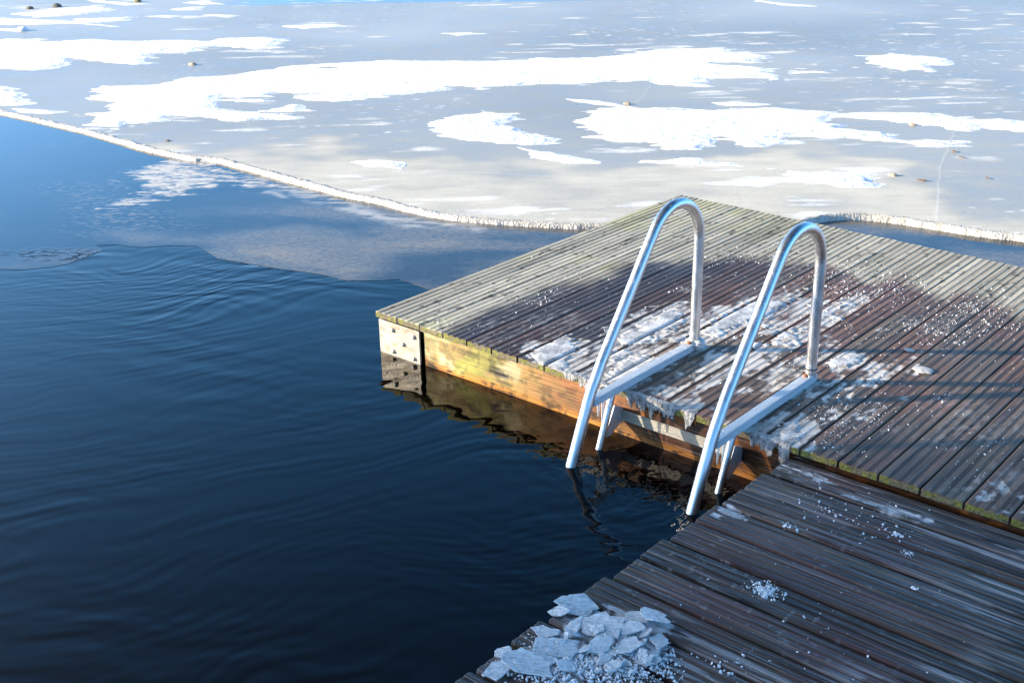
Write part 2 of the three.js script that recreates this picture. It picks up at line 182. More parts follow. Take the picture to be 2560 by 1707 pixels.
const RIM = [[-9.6, -1.42], [-8, -1.45], [-7, -1.46], ...RIM_LEFT, [-0.1, -2.05], [0.2, -2.3], ...RIM_RIGHT, [2.2, -3.2], [3.2, -3.3], [5, -3.4], [7.2, -3.4]];
{ // the ice sheet with the opening cut in it
  const shape = new THREE.Shape([[-900, -900], [900, -900], [900, 900], [-900, 900]].map((p) => new THREE.Vector2(...p)));
  shape.holes.push(new THREE.Path([...RIM, [7.6, 6.4], [-9.9, 6.4]].map((p) => new THREE.Vector2(...p))));
  const g = new THREE.ExtrudeGeometry(shape, { depth: 0.06, bevelEnabled: false }).rotateX(Math.PI / 2).translate(0, ICE, 0);
  const S = 17, X0 = -15, Z0 = -15.5;
  uvXZ(g, X0, Z0, S, S);
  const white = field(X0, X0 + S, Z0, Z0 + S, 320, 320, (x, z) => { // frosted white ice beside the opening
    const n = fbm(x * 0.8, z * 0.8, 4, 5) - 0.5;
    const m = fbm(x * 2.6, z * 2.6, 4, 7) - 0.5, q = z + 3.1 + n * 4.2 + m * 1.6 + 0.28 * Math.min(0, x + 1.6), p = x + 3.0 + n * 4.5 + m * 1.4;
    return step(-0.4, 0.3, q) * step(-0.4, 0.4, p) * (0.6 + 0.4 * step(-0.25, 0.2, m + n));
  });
  const clear = field(X0, X0 + S, Z0, Z0 + S, 160, 160, (x, z) => step(0.05, -0.15, 0.656 * x + 0.755 * z + 12.5 + 0.5 * (fbm(x * 0.7, z * 0.7, 3, 8) - 0.5)) * step(1.0, 0.7, Math.abs(0.755 * x - 0.656 * z + 0.6) / 3.2));
  const tone = field(X0, X0 + S, Z0, Z0 + S, 300, 300, (x, z) => fbm(x * 0.45, z * 0.45, 4, 21));
  const cracks = [[[0.3, -5.3], [0.47, -4.75], [0.6, -4.32], [0.8, -3.8], [1.07, -3.1]], [[-2.45, -5.54], [-2.21, -5.1], [-2.07, -4.74]], [[-1.9, -2.2], [-0.9, -2.7], [0.1, -3.4]], [[-6, -9], [-4.5, -7.4], [-3.6, -6.9]]];
  const crackAt = (x, z) => { let d = 9; for (const c of cracks) for (let i = 1; i < c.length; i++) { const [ax, az] = c[i - 1], ex = c[i][0] - ax, ez = c[i][1] - az, t = clamp(((x - ax) * ex + (z - az) * ez) / (ex * ex + ez * ez)); d = Math.min(d, Math.hypot(x - ax - ex * t, z - az - ez * t)); } return d; };
  const crackField = field(X0, X0 + S, Z0, Z0 + S, 340, 340, crackAt);
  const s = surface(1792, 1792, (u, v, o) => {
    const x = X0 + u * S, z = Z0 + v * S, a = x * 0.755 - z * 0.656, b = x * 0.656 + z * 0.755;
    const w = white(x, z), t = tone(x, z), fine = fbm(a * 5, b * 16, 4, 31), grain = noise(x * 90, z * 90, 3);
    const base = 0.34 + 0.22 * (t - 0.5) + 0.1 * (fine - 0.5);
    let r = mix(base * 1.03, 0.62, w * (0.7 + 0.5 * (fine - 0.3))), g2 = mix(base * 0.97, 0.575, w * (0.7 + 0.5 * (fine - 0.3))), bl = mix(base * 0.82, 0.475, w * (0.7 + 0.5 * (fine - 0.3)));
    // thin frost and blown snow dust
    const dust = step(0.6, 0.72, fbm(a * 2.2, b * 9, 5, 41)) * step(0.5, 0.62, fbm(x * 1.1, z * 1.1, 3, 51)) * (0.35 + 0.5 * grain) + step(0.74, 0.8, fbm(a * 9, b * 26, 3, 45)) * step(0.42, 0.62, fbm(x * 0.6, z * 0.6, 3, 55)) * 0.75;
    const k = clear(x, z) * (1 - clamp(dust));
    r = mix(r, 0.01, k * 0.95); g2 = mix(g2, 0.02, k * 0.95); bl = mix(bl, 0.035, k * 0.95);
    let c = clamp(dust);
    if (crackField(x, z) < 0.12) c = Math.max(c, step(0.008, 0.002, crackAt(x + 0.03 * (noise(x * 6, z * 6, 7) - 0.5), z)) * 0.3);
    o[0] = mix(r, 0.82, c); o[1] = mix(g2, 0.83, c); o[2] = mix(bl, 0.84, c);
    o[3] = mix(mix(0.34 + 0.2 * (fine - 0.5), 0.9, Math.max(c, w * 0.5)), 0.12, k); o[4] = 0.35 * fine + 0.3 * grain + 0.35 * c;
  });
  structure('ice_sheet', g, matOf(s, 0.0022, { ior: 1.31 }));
}

{ // thin new ice inside the opening, clear in places and furred with frost in others
  const edge = [[-9.7, 2.2], [-6, 1.9], [-4, 1.3], ...THIN_EDGE, [0.2, -0.75], [1.2, -0.9], [2.4, -1.0], [4, -1.2], [7.3, -1.3]];
  const shape = new THREE.Shape([...RIM.map((p) => new THREE.Vector2(p[0], p[1] - 0.03)), ...edge.slice().reverse().map((p) => new THREE.Vector2(...p))]);
  const X0 = -6.4, Z0 = -3.3, W = 8.4, H = 4.2;
  const g = uvXZ(new THREE.ExtrudeGeometry(shape, { depth: 0.0012, bevelEnabled: false }).rotateX(Math.PI / 2).translate(0, THIN, 0), X0, Z0, W, H);
  const F = (p, e0, e1, amp, f) => field(X0, X0 + W, Z0, Z0 + H, 420, 210, (x, z) => step(e0, e1, sd(p, x, z) + amp * (fbm(x * f, z * f, 4, 3) - 0.5)));
  const fw = F(THIN_FROST.white, -0.12, 0.18, 0.5, 2.4), ft = F(THIN_FROST.tan, -0.1, 0.16, 0.35, 2), fh = F(THIN_FROST.haze, -0.3, 0.3, 0.5, 2), fs = F(THIN_FROST.rimstrip, -0.06, 0.05, 0.12, 4), fa = F(THIN_FROST.arch, -0.03, 0.03, 0.08, 5), fd = F(THIN_FROST.dark, -0.1, 0.08, 0.2, 4), fb = F(THIN_FROST.behind, -0.2, 0.2, 0.5, 2.5);
  const s = surface(1792, 896, (u, v, o) => {
    const x = X0 + u * W, z = Z0 + v * H, a = x * 0.8 - z * 0.6, b = x * 0.6 + z * 0.8;
    const fur = fbm(a * 12, b * 26, 5, 11), crystals = fbm(a * 34, b * 60, 3, 13);
    const web = 1 - Math.abs(2 * fbm(a * 7, b * 9, 4, 17) - 1);
    const wisp = fbm(a * 5, b * 22, 5, 53), wh = step(0.2, 0.5, fw(x, z) * 0.6 + 0.95 * (wisp - 0.5) + 0.5 * (fur - 0.5) + 0.25 * (crystals - 0.5)) * step(0.02, 0.3, fw(x, z));
    const cloud = fbm(a * 1.4, b * 3.4, 4, 57), fine = noise(a * 70, b * 170, 59), tan = ft(x, z) * (0.25 + 0.8 * cloud) * (0.45 + 0.65 * fine + 0.5 * (crystals - 0.5)), hz = fh(x, z) * step(0.5, 0.75, crystals) * 0.5, st = fs(x, z) * step(0.3, 0.7, fur);
    const all = step(-2.6, -1.5, x + 0.5 * (cloud - 0.5)) * (0.2 + 0.65 * step(0.36, 0.66, cloud)) * (0.3 + 0.7 * fine + 0.5 * (crystals - 0.3));
    const lines = step(0.985, 1, 1 - Math.abs(2 * fbm(a * 0.9, b * 3.4, 4, 23) - 1)) * 0.05;
    const lace = 0.25 + 0.8 * step(0.34, 0.62, 0.55 * fur + 0.45 * crystals), c1 = Math.max(wh * 0.8 * lace, fa(x, z) * 0.6, st * 0.5), c2 = Math.max(tan * 0.62, hz * 0.6, fb(x, z) * 0.3 * crystals, all * 0.42, lines), dk = fd(x, z) * step(0.5, 0.6, crystals);
    const k = 1 - dk;
    o[0] = (0.006 + mix(0.42 * c2, 0.66, c1)) * k; o[1] = (0.012 + mix(0.38 * c2, 0.62, c1)) * k; o[2] = (0.022 + mix(0.32 * c2, 0.56, c1)) * k;
    o[3] = clamp(0.06 + 0.6 * Math.max(c1, c2 * 1.2) + 0.3 * dk); o[4] = 0.4 * fur * Math.max(c1, c2) + 0.3 * crystals * Math.max(c1, c2, dk) + 0.2 * lines + 0.04 * fbm(x * 3, z * 3, 2, 29);
  });
  structure('thin_ice', g, matOf(s, 0.004, { ior: 1.31 }));
}

const snowMat = (() => {
  const s = surface(512, 512, (u, v, o) => { const n = fbm(u * 40, v * 40, 4, 2), q = noise(u * 230, v * 230, 6); o[0] = o[1] = 0.83 + 0.06 * (n - 0.5); o[2] = 0.85 + 0.05 * (n - 0.5); o[3] = 0.95; o[4] = 0.6 * n + 0.4 * q; });
  return matOf(s, 0.006);
})();
{ // frozen lip along the cut edge of the ice
  const P = []; for (let i = 1; i < RIM.length; i++) { const [ax, az] = RIM[i - 1], [bx, bz] = RIM[i], n = Math.max(1, Math.round(Math.hypot(bx - ax, bz - az) / 0.014)); for (let k = 0; k < n; k++) P.push([mix(ax, bx, k / n), mix(az, bz, k / n)]); }
  const sm = P.map((p, i) => { let x = 0, z = 0, n = 0; for (let k = -9; k <= 9; k++) { const q = P[clamp(i + k, 0, P.length - 1)]; x += q[0]; z += q[1]; n++; } return [x / n, z / n]; });
  const prof = [[-0.012, -0.022], [-0.01, 0.0], [-0.004, 0.012], [0.003, 0.019], [0.009, 0.02], [0.015, 0.019], [0.022, 0.018], [0.03, 0.016]], pos = [], uv = [], idx = [], m = prof.length;
  sm.forEach(([x, z], i) => {
    const q = sm[Math.min(i + 1, sm.length - 1)], p = sm[Math.max(i - 1, 0)], l = Math.hypot(q[0] - p[0], q[1] - p[1]) || 1, nx = (q[1] - p[1]) / l, nz = -(q[0] - p[0]) / l, s = i * 0.014;
    const big = 0.55 + 0.9 * fbm(s * 0.9, 3, 3, 91), bead = noise(s * 60, 1, 2) + noise(s * 23, 4, 3) - 0.5;
    prof.forEach(([a, h], k) => {
      const j = 0.016 * (fbm(s * 22, k * 1.7, 3, 95) - 0.5), off = a * (0.7 + 0.5 * big) + (k < 3 ? -0.006 * bead : 0) + j * 0.7;
      pos.push(x + nx * off, WATER + 0.004 + h * (k === 0 ? 1 : big) + (k ? j * 0.8 + 0.004 : 0), z + nz * off); uv.push(s, a * 2);
    });
    if (i) for (let k = 0; k < m - 1; k++) { const a = (i - 1) * m + k, b = a + 1, c = a + m, d = c + 1; idx.push(a, c, b, b, c, d); }
  });
  const g = new THREE.BufferGeometry(); g.setAttribute('position', new THREE.Float32BufferAttribute(pos, 3)); g.setAttribute('uv', new THREE.Float32BufferAttribute(uv, 2)); g.setIndex(idx); g.computeVertexNormals();
  const s = surface(512, 512, (u, v, o) => { const n = fbm(u * 30, v * 30, 4, 12), q = noise(u * 140, v * 140, 6); o[0] = 0.46 + 0.4 * (n - 0.5); o[1] = 0.43 + 0.4 * (n - 0.5); o[2] = 0.38 + 0.4 * (n - 0.5); o[3] = 0.55; o[4] = 0.5 * n + 0.5 * q; });
  structure('ice_rim', g, matOf(s, 0.006));
}

// ---------------------------------------------------------------- snow lying on the ice
const SNOW_LABELS = {
  far_left: ['broad streaky snow patch at the far left, above the big white patch', 0.16], big: ['largest snow patch, running from the cut ice edge to the middle distance', 0.2], big_islet: ['small snow islet in the grey bay of the largest snow patch', 0.07],
  mid: ['medium snow patch between the largest patch and the platform corner', 0.14], mid_tail: ['thin snow tail below the medium patch, pointing at the platform', 0.07], centre: ['wide snow patch behind the ladder loops with two long tails to the right', 0.2],
  centre_tail: ['narrow snow tail leading left from a tan lump above the wide patch', 0.05], centre_top: ['short snow streak on the upper edge of the wide patch', 0.06], right: ['isolated snow patch at the upper right', 0.14],
  low_band: ['broken snow band just behind the platform far corner', 0.14], left_edge: ['snow patch cut by the left picture edge', 0.12], streak_a: ['long double snow streak near the upper left corner', 0.12],
  streak_b: ['blunt snow streak beside two dark stones in the upper left', 0.12], streak_c: ['topmost snow streak on the left with a tuft beside it', 0.1], streak_d: ['tapering snow streak right of the topmost left streak', 0.08], streak_e: ['small snow streak below the tapering one at the top', 0.08],
  streak_f: ['left one of two short level snow streaks in the distance', 0.06], streak_g: ['right one of two short level snow streaks in the distance', 0.06], streak_h: ['lone snow streak above the narrow end of the far left patch', 0.08], streak_i: ['short snow streak above the right part of the largest patch', 0.07],
  streak_j: ['snow streak ending in a small mound at the left edge', 0.08], patch_k: ['crumbled snow flecks between cut edge and medium patch', 0.1], streak_l: ['thin snow streak at the top edge, right of the middle', 0.08], near_edge: ['small snow smear next to the cut edge at far left', 0.08],
};
{ let seed = 3; for (const [k, poly] of Object.entries(SNOW)) { const [label, amp] = SNOW_LABELS[k]; tag(mesh('snow_patch', crust(poly, ICE, { amp, seed: (seed += 13), thick: 0.012, edge: 0.12, freq: 3.2, along: 0.3 }), snowMat), label, 'snow patch', 'snow patches on the ice'); } }

// ---------------------------------------------------------------- timber
const PITCH = 0.125, PW = 0.1205, DECK_L = 2.215, SKEW = 0.0539;
function profile(w, t, gd, gw, e = 0.004) { // cross-section of a grooved deck board, counter-clockwise from the lower left
  const h = w / 2, top = [];
  for (const gx of [-w / 4, 0, w / 4]) top.push([gx - gw, 0], [gx - gw * 0.6, -gd], [gx - gw * 0.18, -gd * 0.35], [gx + gw * 0.18, -gd * 0.35], [gx + gw * 0.6, -gd], [gx + gw, 0]);
  return [[-h, -t], [-h, -e * 1.25], [-h + e * 0.3, -e * 0.4], [-h + e, 0], ...top, [h - e, 0], [h - e * 0.3, -e * 0.4], [h, -e * 1.25], [h, -t]];
}
function board(prof, len, seg, seed, wob = 0.0008) { // along local z from 0 to -len; group 0 faces, group 1 end grain
  const R = rng(seed), rings = [], n = prof.length, pos = [];
  const zs = [0, -0.003]; for (let k = 1; k < seg; k++) zs.push(-len * k / seg); zs.push(-len + 0.003, -len);
  const a = R() * 9, tilt = (R() - 0.5) * 0.0014;
  zs.forEach((z, k) => { const end = k === 0 || k === zs.length - 1, dx = wob * 2 * (noise(z * 3, a, 3) - 0.5), dy = wob * 2 * (noise(z * 2, a, 5) - 0.5); rings.push(prof.map(([x, y]) => [(end ? x * 0.97 : x) + dx, (end ? (y < -0.02 ? y + 0.002 : y - 0.002) : y) + dy + tilt * x * 10, z])); });
  const quad = (p, q, r, s) => pos.push(...p, ...q, ...r, ...p, ...r, ...s);
  for (let k = 0; k + 1 < rings.length; k++) for (let i = 0; i < n; i++) { const j = (i + 1) % n; quad(rings[k][j], rings[k][i], rings[k + 1][i], rings[k + 1][j]); }
  const side = pos.length / 3, tri = THREE.ShapeUtils.triangulateShape(prof.map((p) => new THREE.Vector2(...p)).reverse(), []);
  const cap = (ring, flip) => { const rr = ring.slice().reverse(); for (const [i, j, k] of tri) flip ? pos.push(...rr[i], ...rr[k], ...rr[j]) : pos.push(...rr[i], ...rr[j], ...rr[k]); };
  cap(rings[0], false); cap(rings[rings.length - 1], true);
  const g = new THREE.BufferGeometry(); g.setAttribute('position', new THREE.Float32BufferAttribute(pos, 3));
  g.addGroup(0, side, 0); g.addGroup(side, pos.length / 3 - side, 1); g.computeVertexNormals(); return g;
}
const gapAt = (x) => { const f = ((x / PITCH) % 1 + 1) % 1; return Math.min(f, 1 - f) * PITCH; };   // distance to the middle of the nearest joint

// masks on the platform, in metres
const DX0 = 0, DW = 3.5, DZ0 = -2.3, DH = 2.34;
const wetPoly = [...WET, [2.4, -1.35], [3.6, -1.2], [3.6, 0.2], [0.39, 0.2]];
const wetAt = field(DX0, DX0 + DW, DZ0, DZ0 + DH, 350, 240, (x, z) => sd(wetPoly, x, z));
const FR_POWER = { W1: 1, W2: 0.85, W3: 0.9, W4: 0.85, W5: 0.85, W6: 0.75, W7: 1, W8: 0.85, W9: 0.85, W10: 0.6, W11: 0.55 };
const frostAt = field(DX0, DX0 + DW, DZ0, DZ0 + DH, 350, 240, (x, z) => { let f = 0; for (const [k, p] of Object.entries(FROST)) { const d = sd(p, x, z); f = Math.max(f, FR_POWER[k] * step(-0.14, 0.05, d)); } return Math.max(f, 0.5 * step(-0.1, 0.1, Math.min(x - 1.0, 1.95 - x, z + 1.15))); });

const deckSurface = surface(1664, 1664, (u, v, o) => {
  const x = DX0 + u * DW, z = DZ0 + v * DH, k = Math.floor(x / PITCH), own = cell(k, 3, 1), own2 = cell(k, 5, 2);
  const grain = fbm(x * 260 + own * 50, z * 5 + own2 * 30, 4, 3), long = fbm(x * 60 + own * 20, z * 1.6 + own2 * 11, 4, 6), blot = fbm(x * 5, z * 5, 4, 9);
  const lichen = step(0.5, 0.7, fbm(x * 4 + own, z * 3.2, 4, 14)) * step(1.2, 0.2, x);
  let l = 0.42 * (0.74 + 0.6 * (grain - 0.5) + 0.75 * (long - 0.5) + 0.35 * (blot - 0.5) + 0.25 * own);
  let r = l * 1.1, g = l * mix(0.985, 1.0, lichen), b = l * mix(0.76, 0.62, lichen);
  const spots = step(0.68, 0.76, fbm(x * 45, z * 26, 3, 77)) * 0.6; r *= 1 - spots; g *= 1 - spots; b *= 1 - spots;
  // soaked boards
  const wet = step(-0.06, 0.08, wetAt(x, z) + 0.05 + 0.3 * (fbm(x * 5, z * 3.2, 4, 22) - 0.5) + 0.06 * (long - 0.5));
  const red = step(0.35, 0.7, fbm(x * 3 + own * 3, z * 2.2, 3, 26));
  const crackle = step(0.62, 0.7, fbm(x * 190 + own * 70, z * 4 + own2 * 30, 3, 47)); const brown = step(0.75, 1.15, x + 0.5 * (blot - 0.5)); const wl = (1 - 0.6 * crackle) * mix(0.05, 0.1, brown) * (0.55 + 0.9 * long + 0.5 * (grain - 0.5));
  r = mix(r, wl * mix(1.28, 1.7, red), wet); g = mix(g, wl * mix(mix(1.0, 0.9, brown), 0.9, red), wet); b = mix(b, wl * mix(mix(0.95, 0.6, brown), 0.56, red), wet);
  let rough = mix(0.85, 0.52 - 0.2 * (blot - 0.5), wet), h = 0.35 * grain + 0.25 * long;
  // frozen splash water: cloudy ice film with a grainy crust
  const cl = fbm(x * 9, z * 7, 5, 31), gr = fbm(x * 60, z * 40, 3, 35), f0 = frostAt(x, z), edge = step(0.006, 0.016, gapAt(x) + 0.008 * (noise(z * 40, k, 8) - 0.5));
  const vein = fbm(x * 30 + 2 * own, z * 16, 4, 39), film = clamp(step(0.38, 0.52, f0 * 0.62 + 0.5 * (cl - 0.36) + 0.3 * (gr - 0.5) + 0.35 * (vein - 0.5)) * edge);
  const haze = wet * step(0.55, 0.8, fbm(x * 7 + 3, z * 5, 4, 41)) * 0.32 * step(0.3, 0.8, gr) * edge;
  const c = clamp(Math.max(film * (0.2 + 0.65 * gr + 0.5 * step(0.4, 0.7, vein)), haze));
  r = mix(r, 0.58, c); g = mix(g, 0.54, c); b = mix(b, 0.49, c);
  rough = mix(rough, 0.4 + 0.3 * gr, c); h += film * (0.25 + 0.3 * gr);
  o[0] = r; o[1] = g; o[2] = b; o[3] = rough; o[4] = clamp(h * 0.85);
}, THREE.ClampToEdgeWrapping);
const deckMat = matOf(deckSurface, 0.0035, { specularIntensity: 0.7 });
const endSurface = surface(512, 512, (u, v, o) => { // sawn ends grown over with algae
  const n = fbm(u * 40, v * 40, 4, 3), m = step(0.38, 0.6, fbm(u * 18, v * 18, 4, 8)), d = fbm(u * 120, v * 120, 2, 5);
  const l = 0.6 + 0.8 * (d - 0.5) + 0.5 * (n - 0.5);
  o[0] = mix(0.19, 0.22, m) * l; o[1] = mix(0.155, 0.215, m) * l; o[2] = mix(0.09, 0.035, m) * l; o[3] = 0.8; o[4] = 0.5 * n + 0.5 * d;
});
const endMat = matOf(endSurface, 0.003);

// fascia boards: algae-stained above, rusty orange at the waterline, dark and wet under the ladder
const fasciaSurface = surface(1536, 224, (u, v, o) => {
  const x = u * 3.5, y = -0.34 + v * 0.34, up = y - WATER;
  const grain = fbm(x * 6, y * 220, 4, 3), blot = fbm(x * 8, y * 22, 4, 6), drip = fbm(x * 40, y * 6, 3, 9);
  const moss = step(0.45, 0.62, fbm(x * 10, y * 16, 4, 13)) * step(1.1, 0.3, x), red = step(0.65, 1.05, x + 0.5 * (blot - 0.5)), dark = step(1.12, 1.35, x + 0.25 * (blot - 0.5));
  const low = step(0.045, 0.005, up + 0.05 * (blot - 0.5)), l = 0.66 + 0.7 * (grain - 0.5) + 1.1 * (blot - 0.5) - 0.5 * step(0.56, 0.66, fbm(x * 30, y * 30, 3, 29)) * 0.5;
  const pale = step(0.5, 0.68, fbm(x * 14, y * 12, 4, 33)); let r = mix(0.36, 0.54, pale) * l, g = mix(0.25, 0.45, pale) * l, b = mix(0.08, 0.24, pale) * l;
  r = mix(r, 0.30 * l, moss * 0.8); g = mix(g, 0.31 * l, moss * 0.8); b = mix(b, 0.05 * l, moss * 0.8);
  r = mix(r, 0.34 * l, red); g = mix(g, 0.135 * l, red); b = mix(b, 0.045 * l, red);
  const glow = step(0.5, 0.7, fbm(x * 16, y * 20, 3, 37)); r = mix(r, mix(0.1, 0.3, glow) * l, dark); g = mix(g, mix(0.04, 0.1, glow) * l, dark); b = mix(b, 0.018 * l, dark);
  const or = low * (1 - 0.6 * dark); r = mix(r, 0.5 * l, or); g = mix(g, 0.2 * l, or); b = mix(b, 0.02 * l, or);
  const rot = step(0.58, 0.68, fbm(x * 26, y * 60, 4, 21)) * step(0.06, 0.0, up + 0.03 * (drip - 0.5)); r *= 1 - 0.85 * rot; g *= 1 - 0.85 * rot; b *= 1 - 0.85 * rot;
  o[0] = r; o[1] = g; o[2] = b; o[3] = mix(0.75, 0.35, dark); o[4] = 0.6 * grain + 0.3 * blot;
}, THREE.MirroredRepeatWrapping);
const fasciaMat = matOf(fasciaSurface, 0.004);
const uvXY = (g, w, h, y0, axis = 'getX') => { const p = g.attributes.position, uv = new Float32Array(p.count * 2); for (let i = 0; i < p.count; i++) { uv[i * 2] = p[axis](i) / w; uv[i * 2 + 1] = (p.getY(i) - y0) / h; } g.setAttribute('uv', new THREE.BufferAttribute(uv, 2)); return g; };
const woodDark = plain(0.07, 0.05, 0.035, 0.8), steelPlate = (() => {
  const s = surface(256, 256, (u, v, o) => { const n = fbm(u * 6, v * 9, 4, 2), q = fbm(u * 40, v * 60, 3, 5), st = step(0.6, 0.75, fbm(u * 5, v * 12, 3, 9)); o[0] = mix(0.38, 0.28, st * 0.7) + 0.2 * (n - 0.5); o[1] = mix(0.345, 0.225, st * 0.7) + 0.2 * (n - 0.5); o[2] = mix(0.285, 0.14, st * 0.7) + 0.12 * (n - 0.5); o[3] = 0.5 + 0.3 * (n - 0.5); o[4] = 0.5 * q + 0.5 * n; });
  return matOf(s, 0.002, { metalness: 0.25 });
})();

// ---------------------------------------------------------------- swimming platform
const platform = group('swimming_platform', 'weathered wooden swimming platform with grooved planks, partly wet and iced', 'platform');
{
  const prof = profile(PW, 0.025, 0.0035, 0.006), N = 27;
  for (let k = 0; k < N; k++) {
    const len = DECK_L - SKEW * k * PITCH + 0.006 * (cell(k, 9, 4) - 0.5), g = board(prof, len, 9, 100 + k), x = (k + 0.5) * PITCH - 0.002, z = 0.004 * (cell(k, 2, 6) - 0.5);
    g.translate(x, 0.0016 * (cell(k, 4, 8) - 0.5), z);
    const p = g.attributes.position, uv = new Float32Array(p.count * 2), split = g.groups[1].start;
    for (let i = 0; i < p.count; i++) { if (i < split) { uv[i * 2] = (p.getX(i) - DX0) / DW; uv[i * 2 + 1] = (p.getZ(i) - DZ0) / DH; } else { uv[i * 2] = p.getX(i) * 2; uv[i * 2 + 1] = p.getY(i) * 2; } }
    g.setAttribute('uv', new THREE.BufferAttribute(uv, 2));
    mesh('plank', g, [deckMat, endMat], platform);
  }
  const W = N * PITCH;
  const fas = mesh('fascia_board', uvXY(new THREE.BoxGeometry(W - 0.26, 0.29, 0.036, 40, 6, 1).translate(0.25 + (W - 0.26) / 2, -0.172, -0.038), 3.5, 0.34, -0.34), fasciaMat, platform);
  fas.userData.label = 'front board with green algae turning rusty orange towards the ladder';
  mesh('fascia_board', uvXY(new THREE.BoxGeometry(0.036, 0.29, 2.1).translate(0.034, -0.172, -1.11), 3.5, 0.34, -0.34, 'getZ'), fasciaMat, platform);
  mesh('fascia_board', uvXY(new THREE.BoxGeometry(W - 0.1, 0.29, 0.036).rotateY(-SKEW * -1).translate(W / 2, -0.172, -2.09), 3.5, 0.34, -0.34), fasciaMat, platform);
  for (const z of [-0.35, -0.78, -1.2, -1.62]) mesh('joist', new THREE.BoxGeometry(W - 0.16, 0.12, 0.05).translate(W / 2 + 0.02, -0.087, z), woodDark, platform);
  for (const [x, z] of [[0.6, -0.6], [0.6, -1.8], [3.0, -0.6], [3.0, -1.7]]) mesh('pile', new THREE.CylinderGeometry(0.07, 0.075, 2.3, 18).translate(x, -1.26, z), woodDark, platform);
  // steel angle round the corner
  const plate = mesh('corner_plate', uvXY(mergeGeometries([new RoundedBoxGeometry(0.228, 0.235, 0.008, 2, 0.001).translate(0.122, -0.1525, -0.011), new RoundedBoxGeometry(0.008, 0.235, 0.22, 2, 0.001).translate(0.004 + 0.007, -0.1525, -0.126)]), 0.25, 0.25, -0.27), steelPlate, platform);
  plate.userData.label = 'galvanised steel corner plate with five bolt heads';
  const head = mergeGeometries([new THREE.SphereGeometry(0.0095, 16, 8, 0, Math.PI * 2, 0, Math.PI / 2).scale(1, 0.75, 1).rotateX(Math.PI / 2), new THREE.CylinderGeometry(0.0095, 0.0095, 0.004, 16).rotateX(Math.PI / 2).translate(0, 0, -0.002)]);
  const boltMat = plain(0.5, 0.44, 0.34, 0.5, { metalness: 0.4 });
  for (const [x, y] of [[0.088, -0.063], [0.207, -0.063], [0.145, -0.11], [0.086, -0.156], [0.203, -0.157]]) mesh('bolt', head.clone().translate(x, y, -0.004), boltMat, plate);
}

// ---------------------------------------------------------------- lower dock in the foreground
const LOW = -0.03, Q = 0.123, LZ0 = 0.017;
const LX0 = 1.7, LW = 1.9, LZ = 0, LH = 1.9;
const pileAt = (x, z) => Math.max(...LOW_FROST.map((p) => step(-0.05, 0.04, sd(p, x, z))));
const lowFrost = field(LX0, LX0 + LW, LZ, LZ + LH, 240, 240, pileAt);
const lowSurface = surface(1536, 1536, (u, v, o) => {
  const x = LX0 + u * LW, z = LZ + v * LH, k = Math.floor((z - LZ0) / Q), own = cell(k, 3, 11), own2 = cell(k, 6, 12);
  const grain = fbm(x * 6 + own2 * 30, z * 300 + own * 40, 4, 3), long = fbm(x * 2.2 + own2 * 9, z * 70 + own * 20, 4, 6), blot = fbm(x * 6, z * 6, 4, 9);
  const red = step(0.4, 0.7, fbm(x * 2.4 + own * 5, z * 5, 3, 16)), olive = step(0.45, 0.65, fbm(x * 4, z * 14, 3, 18));
  const split = step(0.6, 0.68, fbm(x * 2.6 + own2 * 40, z * 210 + own * 60, 3, 47)); const l = (1 - 0.8 * split) * 0.052 * (0.4 + 1.1 * long + 0.7 * (grain - 0.5) + 0.35 * (own - 0.5));
  let r = l * mix(1.2, 1.6, red), g = l * mix(mix(1, 0.85, red), 1.02, olive * 0.6), b = l * mix(mix(0.9, 0.75, red), 0.7, olive * 0.6);
  const streak = step(0.58, 0.66, fbm(x * 5 + 7, z * 90, 5, 31)) * step(0.42, 0.66, fbm(x * 2.2, z * 3, 4, 33)), gr = fbm(x * 70, z * 70, 2, 35);
  const film = step(0.46, 0.56, lowFrost(x, z) * 0.58 + 0.4 * (fbm(x * 14, z * 30, 4, 37) - 0.35) + 0.2 * (gr - 0.5) + 0.4 * (fbm(x * 9 + own * 7, z * 160, 3, 57) - 0.5));
  const hair = step(0.6, 0.72, fbm(x * 3.5 + own * 9, z * 330, 3, 51)) * step(0.35, 0.65, fbm(x * 3, z * 9, 3, 53)); const dots = step(0.74, 0.8, fbm(x * 60, z * 60, 2, 39)) * step(0.4, 0.6, fbm(x * 2.6, z * 2.6, 3, 43));
  const c = clamp(Math.max(streak * 0.34, film * (0.35 + 0.6 * gr), dots * 0.16, hair * 0.22));
  o[0] = mix(r, 0.6, c); o[1] = mix(g, 0.63, c); o[2] = mix(b, 0.66, c);
  o[3] = mix(0.47 - 0.25 * (blot - 0.3), 0.6, c); o[4] = clamp(0.4 * grain + 0.35 * long + 0.25 * c - 0.35 * split + 0.2);
}, THREE.MirroredRepeatWrapping);
const lowMat = matOf(lowSurface, 0.005, { specularIntensity: 0.75 });
const lowLeft = (z) => 1.846 - 0.0505 * z;
const dock = group('walkway_dock', 'dark wet lower dock of deeply grooved planks in the foreground', 'dock');
